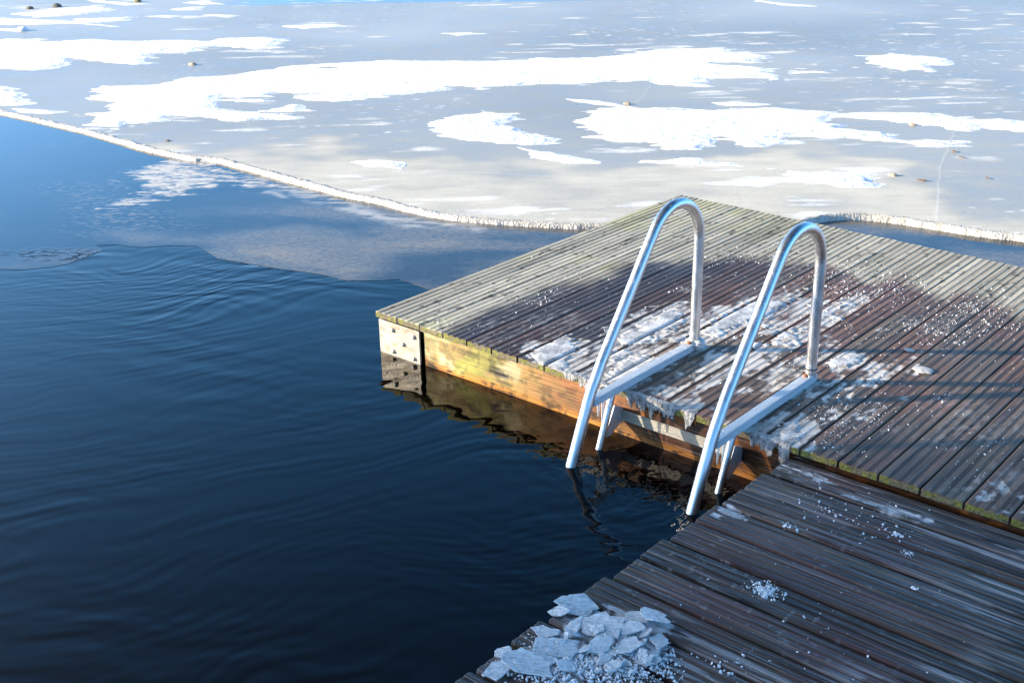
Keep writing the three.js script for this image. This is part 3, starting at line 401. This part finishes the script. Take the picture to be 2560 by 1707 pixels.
{
  const prof = profile(0.1115, 0.032, 0.0042, 0.006, 0.0062);
  for (let k = 0; k < 26; k++) {
    const z = LZ0 + (k + 0.5) * Q, xl = lowLeft(z) + 0.016 * (cell(k, 7, 21) - 0.5), len = 3.7 - xl;
    const g = board(prof, len, 9, 300 + k, 0.0012).rotateY(-Math.PI / 2).scale(1, 1, 1);   // local -z becomes +x
    g.translate(xl, LOW + 0.003 * (cell(k, 5, 22) - 0.5), z);
    const p = g.attributes.position, uv = new Float32Array(p.count * 2), split = g.groups[1].start;
    for (let i = 0; i < p.count; i++) { if (i < split) { uv[i * 2] = (p.getX(i) - LX0) / LW; uv[i * 2 + 1] = (p.getZ(i) - LZ) / LH; } else { uv[i * 2] = p.getZ(i) * 2; uv[i * 2 + 1] = p.getY(i) * 2; } }
    g.setAttribute('uv', new THREE.BufferAttribute(uv, 2));
    mesh('plank', g, [lowMat, endMat], dock);
  }
  for (const x of [1.98, 2.75, 3.5]) mesh('joist', new THREE.BoxGeometry(0.06, 0.16, 3.1).translate(x, LOW - 0.031 - 0.08, LZ0 + 1.6), woodDark, dock);
  for (const [x, z] of [[2.05, 0.4], [2.05, 2.8], [3.4, 0.4], [3.4, 2.8]]) mesh('pile', new THREE.CylinderGeometry(0.07, 0.075, 2.3, 18).translate(x, -1.26, z), woodDark, dock);
}

// ---------------------------------------------------------------- bathing ladder
const XL = 1.203, XR = 1.667;
const tubeMat = (() => {
  const s = surface(512, 512, (u, v, o) => { const n = fbm(u * 200, v * 14, 3, 2), q = fbm(u * 40, v * 6, 4, 7), sp = step(0.72, 0.8, fbm(u * 420, v * 40, 2, 9)); const l = 0.6 + 0.16 * (q - 0.5) + 0.12 * sp; o[0] = l; o[1] = l * 1.005; o[2] = l * 1.015; o[3] = 0.34 + 0.2 * (q - 0.5) + 0.2 * sp; o[4] = 0.5 * n + 0.5 * sp; });
  return matOf(s, 0.00025, { metalness: 1 });
})();
const barMat = (() => {
  const s = surface(256, 256, (u, v, o) => { const n = fbm(u * 60, v * 60, 4, 2), q = fbm(u * 12, v * 12, 4, 7); o[0] = 0.56 + 0.3 * (q - 0.5); o[1] = 0.57 + 0.3 * (q - 0.5); o[2] = 0.58 + 0.3 * (q - 0.5); o[3] = 0.5; o[4] = n; });
  return matOf(s, 0.002, { metalness: 0.45 });
})();
const algae = plain(0.2, 0.07, 0.016, 0.8), rust = plain(0.3, 0.11, 0.04, 0.8), rubber = plain(0.02, 0.02, 0.02, 0.6);
const ladder = group('bathing_ladder', 'galvanised bathing ladder with two tall bent handrails over the platform edge', 'ladder');
{
  const c = [0.4216, -0.3046], r = 0.1584, path = [[-0.2, 0.2745], [-0.16, 0.257], [-0.02, 0.196], [0.05, 0.163], [0.10, 0.132], [0.15, 0.099], [0.22, 0.0465], [0.36, -0.0593]];
  const a0 = Math.atan2(0.603, 0.798); for (let k = 0; k <= 16; k++) { const a = a0 + (Math.PI - a0) * k / 16; path.push([c[0] + r * Math.sin(a), c[1] + r * Math.cos(a)]); }
  path.push([0.32, -0.463], [0.2, -0.463], [0.1, -0.463], [0.02, -0.463]);
  for (const x of [XL, XR]) {
    const rail = mesh('handrail', tubeAlong(path.map(([y, z]) => new THREE.Vector3(x, y, z)), 0.0188, 170, 28), tubeMat, ladder);
    mesh('submerged_leg', tubeAlong([[-0.2, 0.2745], [-0.36, 0.343], [-0.5, 0.402], [-0.62, 0.454]].map(([y, z]) => new THREE.Vector3(x, y, z)), 0.0188, 30, 16), algae, ladder);
    mesh('base_bar', new RoundedBoxGeometry(0.034, 0.028, 0.645, 3, 0.003).translate(x, 0.0165, -0.1585), barMat, ladder);
    mesh('rear_leg', tubeAlong([[0.004, 0.044], [-0.1, 0.083], [-0.16, 0.106], [-0.2, 0.121]].map(([y, z]) => new THREE.Vector3(x, y, z)), 0.0122, 40, 18), tubeMat, ladder);
    mesh('submerged_leg', tubeAlong([[-0.2, 0.121], [-0.35, 0.178], [-0.5, 0.235], [-0.62, 0.28]].map(([y, z]) => new THREE.Vector3(x, y, z)), 0.0122, 30, 14), algae, ladder);
    mesh('bracket', new THREE.ExtrudeGeometry(new THREE.Shape([[-0.018, -0.07], [0.03, -0.045], [0.086, -0.145], [0.05, -0.15], [-0.018, -0.118]].map((p) => new THREE.Vector2(...p))), { depth: 0.005, bevelEnabled: false }).rotateY(-Math.PI / 2).translate(x + 0.0025, 0, 0), barMat, ladder);
    const b = mesh('bolt', new THREE.CylinderGeometry(0.008, 0.009, 0.009, 6).translate(x - 0.002, 0.034, -0.43), rust, ladder);
    b.userData.label = 'rusty bolt head on the base bar';
    if (x === XR) mesh('seal_ring', new THREE.TorusGeometry(0.0196, 0.0022, 8, 28).rotateX(Math.PI / 2).translate(x, 0.05, -0.463), rubber, ladder);
  }
  mesh('cross_bar', new RoundedBoxGeometry(XR - XL - 0.008, 0.038, 0.006, 2, 0.001).translate((XL + XR) / 2, -0.096, -0.014), steelPlate, ladder);
  for (const y of [-0.34, -0.58]) mesh('step', new RoundedBoxGeometry(XR - XL - 0.03, 0.03, 0.1, 2, 0.004).translate((XL + XR) / 2, y, 0.257 + (-0.16 - y) * 0.42 - 0.06), algae, ladder);
}

// ---------------------------------------------------------------- ice on the timber
const iceWhite = (() => {
  const s = surface(512, 512, (u, v, o) => { const n = fbm(u * 30, v * 30, 4, 2), q = fbm(u * 150, v * 150, 2, 5); const l = 0.47 + 0.7 * (n - 0.5) + 0.3 * (q - 0.5); o[0] = l; o[1] = l * 0.97; o[2] = l * 0.94; o[3] = 0.34; o[4] = 0.6 * q + 0.4 * n; });
  return matOf(s, 0.0018, { ior: 1.31 });
})();
const icicleMat = new THREE.MeshPhysicalMaterial({ color: new THREE.Color().setRGB(0.86, 0.87, 0.88), roughness: 0.3, ior: 1.31, transmission: 0.62, thickness: 0 });
function icicle(x, y, z, len, r, seed) {
  const R = rng(seed), pts = [], lean = [(R() - 0.5) * 0.1, (R() - 0.5) * 0.1], n = 7, g = new THREE.CylinderGeometry(1, 1, 1, 9, n, false).translate(0, -0.5, 0), p = g.attributes.position, ph = R() * 9;
  for (let i = 0; i < p.count; i++) { const t = -p.getY(i), w = r * (Math.pow(1 - t, 0.6) * 0.75 + 0.22) * (0.55 + 1.0 * noise(t * 6, ph, 3)) * (t > 0.99 ? 0.3 : 1); p.setXYZ(i, x + p.getX(i) * w + lean[0] * t * len + 0.002 * (noise(t * 9, ph, 4) - 0.5), y - t * len, z + p.getZ(i) * w + lean[1] * t * len); }
  g.computeVertexNormals(); return g;
}
// frozen curtains over the plank ends: splash water frozen to a lumpy sheet with a ragged lower edge
const curtainMat = matOf({ map: iceWhite.map, data: iceWhite.bumpMap }, 0.003, { ior: 1.31, transmission: 0.4, thickness: 0 });
function curtain(label, x0, x1, l0, l1, seed) {
  const nx = Math.ceil((x1 - x0) / 0.0022), ny = 22, pos = [], uv = [], idx = [];
  for (const back of [0, 1]) for (let i = 0; i <= nx; i++) for (let j = 0; j <= ny; j++) {
    const x = mix(x0, x1, i / nx), e = step(0, 0.012, Math.min(x - x0, x1 - x)), t = j / ny, run = Math.pow(noise(x * 75, 1, seed), 2) * 0.75 + 0.35 * noise(x * 230, 2, seed), drop = (l0 + (l1 - l0) * run) * (0.35 + 0.65 * e);
    const s = t * (0.022 + drop), over = Math.min(s, 0.022), down = Math.max(0, s - 0.022), lump = 0.002 + 0.009 * Math.pow(fbm(x * 130, s * 110, 3, seed + 5), 1.5) * e * (1 - 0.55 * t);
    const z = -0.02 + over + (down > 0 ? lump : 0) - back * (down > 0 ? lump + 0.001 : 0), y = (down > 0 ? 0.0015 - down : 0.0006 + lump * 0.5 * (1 - back)) - back * 0.001;
    pos.push(x + 0.002 * (noise(x * 300, s * 300, seed + 8) - 0.5), y, z); uv.push(x * 3, s * 3);
  }
  const n = (nx + 1) * (ny + 1), w = ny + 1;
  for (const back of [0, 1]) for (let i = 0; i < nx; i++) for (let j = 0; j < ny; j++) { const a = back * n + i * w + j, b = a + 1, c = a + w, d = c + 1; back ? idx.push(a, c, b, b, c, d) : idx.push(a, b, c, b, d, c); }
  for (let i = 0; i < nx; i++) { const a = i * w + ny, c = a + w; idx.push(a, a + n, c, c, a + n, c + n); }
  const g = new THREE.BufferGeometry(); g.setAttribute('position', new THREE.Float32BufferAttribute(pos, 3)); g.setAttribute('uv', new THREE.Float32BufferAttribute(uv, 2)); g.setIndex(idx); g.computeVertexNormals();
  return tag(mesh('ice_curtain', g, curtainMat), label, 'ice');
}
curtain('ragged frozen curtain over the plank ends between the two ladder legs', 1.232, 1.43, 0.012, 0.085, 3);
curtain('narrow frozen trickle hanging in front of the long cross bar', 1.462, 1.5, 0.03, 0.12, 5);
curtain('frozen fringe on the plank ends left of the ladder', 0.96, 1.14, 0.004, 0.06, 7);
curtain('frozen curtain right of the ladder beside the lower dock', 1.70, 1.80, 0.01, 0.08, 9);
curtain('tall frozen trickle in the corner between platform and lower dock', 1.803, 1.84, 0.05, 0.2, 11);
{
  const where = [[XL, 'left base bar', 0.075, 0.05], [XL, 'left base bar', 0.1, 0.11], [XL, 'left base bar', 0.125, 0.055], [XR, 'right base bar', 0.07, 0.12], [XR, 'right base bar', 0.1, 0.1], [XR, 'right base bar', 0.135, 0.07]], which = ['innermost', 'middle', 'outermost'];
  where.forEach(([x, bar, z, len], k) => tag(mesh('icicle', icicle(x + 0.004, 0.003, z, len, 0.0055, 700 + k), icicleMat), which[k % 3] + ' icicle under the ' + bar + ' of the ladder', 'icicle', 'icicles under the ladder bars'));
}
const topMask = (x, z, v) => Math.min(v, gapAt(x) * 2.4 - 0.014, -z * 3 + 0.004);
const crusts = [['W1', 'bright ice crust on the plank ends left of the ladder', 0.05], ['W7', 'bright ice crust at the platform edge above the lower dock corner', 0.05], ['W2', 'cloudy ice crust left of the left ladder bar', 0.09], ['W3', 'long cloudy ice crust beside the left ladder bar and post', 0.09], ['W5', 'ice crust right of the right ladder post', 0.06], ['W6', 'rounded ice plate right of the right ladder post, on the next planks', 0.05], ['W4', 'ice crust between the two ladder posts, towards the back', 0.12]];
crusts.forEach(([k, label, amp], i) => { const t = group('ice_crust', label, 'ice crust', 0, 0, 0, 'ice crusts on the platform'); for (const g of crust(FROST[k], 0.001, { pieces: true, amp, size: 0.006, thick: 0.0016, edge: 0.03, freq: 17, along: 0.7, seed: 200 + i * 7, mask: (x, z, v) => topMask(x, z, v - amp * 0.45) })) mesh('ice_piece', g, iceWhite, t); });
{ // frozen lumps at the foot of the left post
  const g = new THREE.IcosahedronGeometry(0.03, 4), p = g.attributes.position;
  for (let i = 0; i < p.count; i++) { const n = 0.75 + 0.6 * fbm(p.getX(i) * 40 + 3, p.getZ(i) * 40 + p.getY(i) * 30, 3, 5); p.setXYZ(i, p.getX(i) * n * 1.15, p.getY(i) * n * 0.8, p.getZ(i) * n * 1.2); }
  g.computeVertexNormals(); tag(mesh('ice_lump', g.translate(XL + 0.004, 0.02, -0.468), iceWhite), 'frozen lump wrapped round the foot of the left ladder post', 'ice');
}
// loose ice crumbs
const crumbMat = plain(0.74, 0.75, 0.77, 0.5, { ior: 1.31 });
function crumbs(name, label, category, list) {
  const g = new THREE.IcosahedronGeometry(1, 0), m = new THREE.InstancedMesh(g, crumbMat, list.length), R = rng(list.length), q = new THREE.Quaternion(), e = new THREE.Euler();
  list.forEach(([x, y, z, s], k) => { e.set(R() * 6, R() * 6, R() * 6); m.setMatrixAt(k, new THREE.Matrix4().compose(new THREE.Vector3(x, y + s * 0.4, z), q.setFromEuler(e), new THREE.Vector3(s * (0.6 + R() * 1.3), s * (0.25 + R() * 0.45), s * (0.5 + R() * 0.8)))); });
  m.name = numbered(name); m.castShadow = m.receiveShadow = true; scene.add(m); m.userData.kind = 'stuff'; return tag(m, label, category);
}
{
  const R = rng(77), list = [];
  const dens = field(DX0, DX0 + DW, DZ0, DZ0 + DH, 180, 120, (x, z) => { let d = 0; for (const p of CRUMB_ZONES) d = Math.max(d, step(-0.16, 0.06, sd(p, x, z))); const w = wetAt(x, z); return Math.max(d, 0.6 * step(0.22, 0.0, Math.abs(w + 0.02)) * step(0.45, 0.62, fbm(x * 4, z * 4, 3, 9)), 0.16 * step(-0.1, 0.1, w) * step(0.45, 0.65, fbm(x * 5, z * 5, 3, 12)), 0.04 * step(-0.7, 0, w)); });
  for (let k = 0; k < 60000 && list.length < 4200; k++) { const x = 0.02 + R() * 3.2, z = -0.01 - R() * 2.1; if (R() < dens(x, z) * (0.25 + 1.5 * Math.pow(noise(x * 30, z * 30, 5), 2)) && gapAt(x) > 0.006) list.push([x, 0.0005, z, 0.0009 + 0.002 * Math.pow(R(), 2.5)]); }
  crumbs('ice_crumbs', 'white ice crumbs scattered over the wet planks of the platform', 'ice crumbs', list);
  const low = [], spot = [[2.14, 0.68, 0.045, 320], [2.04, 0.37, 0.03, 40], [2.29, 0.23, 0.02, 30], [2.34, 0.3, 0.02, 30], [2.42, 0.44, 0.012, 8], [2.22, 0.99, 0.05, 70], [2.02, 1.12, 0.12, 2600], [1.94, 1.24, 0.13, 2600], [2.15, 0.22, 0.22, 150], [2.3, 0.8, 0.5, 60]];
  for (const [cx, cz, r, n] of spot) for (let k = 0; k < n; k++) { const a = R() * 6.28, d = r * Math.sqrt(-0.5 * Math.log(R() + 1e-6)) * 0.9, x = cx + Math.cos(a) * d, z = cz + Math.sin(a) * d * 0.8, f = (((z - LZ0) / Q) % 1 + 1) % 1; if (x > lowLeft(z) + 0.01 && z > 0.03 && f > 0.05 && f < 0.95) low.push([x, LOW + (n > 1000 ? 0.011 * R() * step(r * 1.3, 0, d) : 0), z, 0.001 + 0.0034 * Math.pow(R(), 2.6)]); }
  crumbs('ice_crumbs', 'ice crumbs strewn over the lower dock round the shard heap', 'ice crumbs', low);
}
{ // frozen droplets on the handrails
  const R = rng(58), list = [], c = [0.4216, -0.3046];
  for (let k = 0; k < 260; k++) {
    const x = R() < 0.5 ? XL : XR, t = Math.pow(R(), 0.8), a = R() * 6.283;
    let y, z, ny, nz;
    if (R() < 0.6) { y = mix(0.5, 0.12, t); z = 0.084 - 0.755 * (y - 0.17); ny = 0.603; nz = 0.798; } else if (R() < 0.4) { const b = 0.65 + R() * 2.2; y = c[0] + 0.1584 * Math.sin(b); z = c[1] + 0.1584 * Math.cos(b); ny = Math.sin(b); nz = Math.cos(b); } else { y = mix(0.4, 0.06, R()); z = -0.463; ny = 0; nz = -1; }
    const r = 0.0188; list.push([x + Math.cos(a) * r, y + Math.sin(a) * r * ny, z + Math.sin(a) * r * nz, 0.0009 + 0.0014 * R() * R()]);
  }
  crumbs('frozen_droplets', 'tiny frozen droplets clinging to the ladder handrails', 'droplets', list);
}
// heap of broken ice sheets on the lower dock
const shardMat = (() => { // frozen sheet: cloudy zones, white scratches and bubbles
  const s = surface(512, 512, (u, v, o) => { const n = fbm(u * 9, v * 9, 4, 2), a = 1 - Math.abs(2 * fbm(u * 3 + v * 9, v * 26 - u * 5, 3, 5) - 1), line = step(0.93, 0.99, a), bub = step(0.68, 0.76, fbm(u * 90, v * 90, 2, 8)); const l = 0.56 + 0.5 * n; o[0] = mix(l * 0.94, 0.85, Math.max(line * 0.7, bub * 0.5)); o[1] = mix(l * 0.98, 0.86, Math.max(line * 0.7, bub * 0.5)); o[2] = mix(l, 0.87, Math.max(line * 0.7, bub * 0.5)); o[3] = 0.16 + 0.4 * n; o[4] = 0.6 * n + 0.4 * line; });
  s.map.repeat.set(9, 9); s.data.repeat.set(9, 9);
  return matOf(s, 0.006, { ior: 1.31, transmission: 0.22, thickness: 0 });
})();
function shard(x, z, size, y, turn, tilt, seed, label, grp) {
  const R = rng(seed), n = 7 + Math.floor(R() * 4), pts = [];
  for (let k = 0; k < n; k++) { const a = (k + 0.7 * (R() - 0.5)) / n * Math.PI * 2, r = size * (0.62 + 0.5 * R()); pts.push(new THREE.Vector2(Math.cos(a) * r * 1.25, Math.sin(a) * r * 0.8)); if (R() < 0.7) { const b = a + 0.25 * Math.PI * 2 / n, q = r * (0.86 + 0.18 * R()); pts.push(new THREE.Vector2(Math.cos(b) * q * 1.25, Math.sin(b) * q * 0.8)); } }
  const g = new THREE.ExtrudeGeometry(new THREE.Shape(pts), { depth: 0.0022, bevelEnabled: true, bevelThickness: 0.0009, bevelSize: 0.0012, bevelSegments: 1 }).rotateX(-Math.PI / 2);
  const m = mesh('ice_shard', g, shardMat); m.position.set(x, LOW + y * 1.3 + 0.002, z); m.rotation.set(tilt[0] * 1.9, turn, tilt[1] * 1.9, 'YXZ'); return tag(m, label, 'ice shard', grp);
}
{
  const L = [
    [1.825, 1.045, 0.05, 0.012, 0.6, [0.1, -0.06], 'large clear ice shard at the back left of the heap, near the dock edge'], [1.965, 0.985, 0.03, 0.008, 0.2, [0.05, 0.05], 'small ice shard behind the middle of the heap'], [2.0, 0.975, 0.05, 0.02, 2.4, [0.1, -0.16], 'bright standing ice shard at the back right of the heap'],
    [1.925, 1.07, 0.056, 0.014, 0.25, [0.07, 0.05], 'wide ice shard lying in the middle of the heap'], [1.9, 1.2, 0.052, 0.01, 0.5, [0.08, -0.04], 'wide ice shard at the front left of the heap'], [1.965, 1.14, 0.032, 0.016, 1.4, [0.12, 0.1], 'small ice shard just in front of the middle shard'],
    [2.015, 1.1, 0.034, 0.014, 0.9, [-0.06, 0.1], 'squarish ice shard right of the middle shard'], [1.835, 1.175, 0.03, 0.008, 0.3, [0.05, 0.03], 'flat ice shard on the plank left of the heap'], [1.875, 1.285, 0.056, 0.012, 0.4, [0.06, -0.05], 'broad ice shard nearest the bottom edge of the picture'],
    [1.808, 1.09, 0.024, 0.008, 0.5, [0.16, 0.2], 'pointed ice sliver jutting over the dock edge behind the heap'], [1.802, 1.29, 0.02, 0.006, 0.4, [0.1, 0.16], 'ice sliver jutting over the dock edge at the bottom'], [1.838, 1.35, 0.036, 0.008, 1.1, [0.05, 0.08], 'rounded ice shard at the bottom edge, left of the broad one'],
    [2.06, 1.03, 0.03, 0.008, 2.0, [0.05, -0.1], 'thin ice shard at the right rim of the heap'], [1.87, 1.115, 0.03, 0.008, 1.7, [-0.05, 0.06], 'ice shard tucked under the large clear one'],
    [2.075, 1.1, 0.026, 0.006, 0.4, [0.08, 0.1], 'small ice shard right of the squarish one'], [1.945, 1.235, 0.03, 0.007, 2.2, [0.12, -0.08], 'ice shard in the crushed ice at the front of the heap'], [2.03, 1.17, 0.024, 0.008, 1.2, [-0.1, 0.12], 'tilted ice shard in the crushed ice at the right front'], [1.99, 1.045, 0.028, 0.02, 0.8, [0.16, 0.12], 'ice shard leaning on the bright standing one'],
  ];
  L.forEach(([x, z, s, y, t, tl, label], k) => shard(x, z, s, y, t, tl, 900 + k * 3, label, 'ice shards heaped on the lower dock'));
  const R = rng(31); for (let k = 0; k < 34; k++) { const a = R() * 6.28, d = 0.11 * Math.sqrt(R()); shard(1.97 + Math.cos(a) * d * 1.1, 1.12 + Math.sin(a) * d, 0.008 + 0.012 * R(), 0.003 + 0.012 * R(), R() * 6, [(R() - 0.5) * 0.7, (R() - 0.5) * 0.7], 1200 + k, 'little splinter of ice lying among the big shards on the lower dock', 'ice splinters in the heap'); }
}
// loose plates on the platform
for (const [x, z, s, label] of [[1.93, -0.79, 0.026, 'tan rounded ice plate lying alone on the wet planks'], [1.82, -0.93, 0.014, 'small white ice plate near the shadow of the left handrail']]) {
  const g = new THREE.IcosahedronGeometry(1, 3), p = g.attributes.position; for (let i = 0; i < p.count; i++) { const n = 0.8 + 0.5 * fbm(p.getX(i) * 2 + x, p.getZ(i) * 2 + z, 3, 5); p.setXYZ(i, p.getX(i) * n * s * 1.3, p.getY(i) * s * 0.28, p.getZ(i) * n * s); }
  g.computeVertexNormals(); tag(mesh('ice_plate', g.translate(x, 0.003, z), iceWhite), label, 'ice plate');
}
// ---------------------------------------------------------------- small things on the ice
const leafMat = plain(0.3, 0.16, 0.07, 0.85, { side: THREE.DoubleSide }), lumpMat = plain(0.4, 0.31, 0.22, 0.8), stoneMat = plain(0.12, 0.11, 0.09, 0.9);
function leaf(x, z, s, turn, label) {
  const sh = new THREE.Shape(); sh.moveTo(0, -1); sh.bezierCurveTo(0.7, -0.7, 0.8, 0.3, 0, 1.1); sh.bezierCurveTo(-0.7, 0.4, -0.8, -0.6, 0, -1);
  const g = new THREE.ExtrudeGeometry(sh, { depth: 0.03, bevelEnabled: false, curveSegments: 10 }), p = g.attributes.position; for (let i = 0; i < p.count; i++) p.setZ(i, p.getZ(i) + 0.5 * p.getX(i) ** 2 + 0.25 * p.getY(i) ** 2);
  g.rotateX(-Math.PI / 2).scale(s, s, s).rotateY(turn); g.computeVertexNormals(); tag(mesh('dead_leaf', g.translate(x, ICE + 0.002, z), leafMat), label, 'leaf', 'dead leaves on the ice');
}
leaf(0.55, -4.67, 0.024, 0.4, 'upper brown leaf of the pair beside the crack at the right'); leaf(0.65, -4.54, 0.022, 1.6, 'lower brown leaf of the pair beside the crack at the right'); leaf(0.68, -3.83, 0.03, 2.2, 'dark brown leaf nearest the platform far edge'); leaf(0.97, -4.12, 0.018, 0.9, 'small leaf right of the crack near the right edge'); leaf(0.62, -5.74, 0.03, 0.2, 'brown leaf on the snow tail at the right edge');
function lump(name, x, z, s, mat, seed, label, category, base = ICE) {
  const g = new THREE.IcosahedronGeometry(1, 3), p = g.attributes.position; for (let i = 0; i < p.count; i++) { const n = 0.7 + 0.65 * fbm(p.getX(i) * 1.7 + seed, p.getZ(i) * 1.7 + p.getY(i), 3, seed); p.setXYZ(i, p.getX(i) * n * s * 0.8, Math.max(-0.1, p.getY(i)) * n * s * 0.4, p.getZ(i) * n * s * 0.6); }
  g.computeVertexNormals(); tag(mesh(name, g.translate(x, base, z), mat), label, category);
}
lump('ice_lump', -2.12, -4.72, 0.04, lumpMat, 3, 'tan frozen lump at the end of the narrow snow tail', 'ice'); lump('ice_lump', 0, -5.31, 0.036, lumpMat, 5, 'tan frozen lump on the upper snow tail at the right', 'ice'); lump('ice_lump', 0.49, -3.85, 0.034, lumpMat, 8, 'flat tan lump at the end of the broken snow band', 'ice'); lump('ice_lump', -6.73, -3.82, 0.055, lumpMat, 9, 'greyish lump on bare ice above the largest snow patch', 'ice'); lump('ice_lump', -10.7, -4.15, 0.1, snowMat, 19, 'little snow mound at the tip of the left edge streak', 'ice');
lump('stone', -3.97, -1.68, 0.028, stoneMat, 11, 'dark pebble beside the cut edge of the ice', 'stone'); lump('stone', -5.75, -3.23, 0.03, stoneMat, 13, 'left dark pebble on the largest snow patch', 'stone'); lump('stone', -5.39, -3.52, 0.022, stoneMat, 14, 'right dark pebble on the largest snow patch', 'stone'); lump('stone', -12.29, -6.77, 0.09, plain(0.2, 0.17, 0.1, 0.9), 15, 'tufted stone at the top edge on the left', 'stone'); lump('stone', -12.75, -5.76, 0.1, stoneMat, 16, 'larger dark stone in the upper left corner', 'stone'); lump('stone', -12.83, -5.39, 0.08, stoneMat, 17, 'smaller dark stone in the upper left corner', 'stone');

// ---------------------------------------------------------------- spruces on the shore outside the frame, whose shade lies on the lower dock
{
  const u = [-0.803, 0.597], n = [0.597, 0.803], bank = new THREE.PlaneGeometry(120, 60, 40, 20).rotateX(-Math.PI / 2), p = bank.attributes.position;
  for (let i = 0; i < p.count; i++) { const a = p.getX(i), b = p.getZ(i); p.setXYZ(i, u[0] * (82 + b) + n[0] * (a + 40), -0.4 + 0.9 * step(-30, -14, b) + 0.6 * fbm(a * 0.1, b * 0.1, 3, 4) * step(-28, -10, b), u[1] * (82 + b) + n[1] * (a + 40)); }
  bank.setIndex([...bank.index.array].reverse()); bank.computeVertexNormals(); structure('shore', bank, snowMat);
  const R = rng(404), tuft = [], bark = plain(0.07, 0.05, 0.035, 0.9), needles = plain(0.03, 0.05, 0.025, 0.85, { side: THREE.DoubleSide });
  const H = 30, pos = [];
  for (let k = 0; k < 15000; k++) { // needle sprays along drooping branches
    const t = Math.pow(R(), 0.75), y = H * (0.06 + 0.93 * t), rMax = 3.9 * Math.pow(1 - t, 0.85) + 0.12, a = R() * 6.283, whorl = 0.75 + 0.25 * Math.cos(a * 5 + y * 3), r = rMax * whorl * Math.sqrt(0.08 + 0.92 * R()), s = 0.16 + 0.22 * R(), yy = y - r * 0.28 + (R() - 0.5) * 0.3;
    const cx = Math.cos(a), cz = Math.sin(a), px = cx * r, pz = cz * r, dx = cx * s * 1.7, dz = cz * s * 1.7, wx = -cz * s * 0.6, wz = cx * s * 0.6, dr = -s * 0.5 * R(), tw = (R() - 0.5) * s;
    pos.push(px - wx, yy + tw, pz - wz, px + wx, yy - tw, pz + wz, px + dx, yy + dr, pz + dz);
  }
  const crown = new THREE.BufferGeometry(); crown.setAttribute('position', new THREE.Float32BufferAttribute(pos, 3)); crown.computeVertexNormals();
  const trunk = new THREE.CylinderGeometry(0.03, 0.34, H, 10).translate(0, H / 2, 0);
  const limbs = []; for (let k = 0; k < 90; k++) { const t = k / 90, y = H * (0.08 + 0.88 * t), l = 3.2 * Math.pow(1 - t, 0.85) + 0.1, a = k * 2.4; limbs.push(new THREE.CylinderGeometry(0.01, 0.045, l, 5).translate(0, l / 2, 0).rotateZ(-1.85).rotateY(a).translate(0, y, 0)); }
  const S = [[2.95, 66, 0.2, 1, 'leftmost tall spruce on the shore, its edge shading the ladder'], [5.6, 70, 1.3, 1.06, 'second tall spruce on the shore from the lake side'], [8.3, 65, 2.1, 0.95, 'third tall spruce on the shore from the lake side'], [11.2, 69, 3.3, 1.02, 'fourth tall spruce on the shore from the lake side'], [14.2, 66, 4.4, 1, 'rightmost tall spruce on the shore']];
  for (const [s, d, turn, k, label] of S) {
    const t = group('spruce_tree', label, 'tree', u[0] * d + n[0] * s, 0.2, u[1] * d + n[1] * s, 'spruces on the shore'); t.rotation.y = turn; t.scale.setScalar(k);
    mesh('trunk', trunk, bark, t); mesh('branch', mergeGeometries(limbs), bark, t); mesh('crown', crown, needles, t);
  }
}

renderer.render(scene, camera);
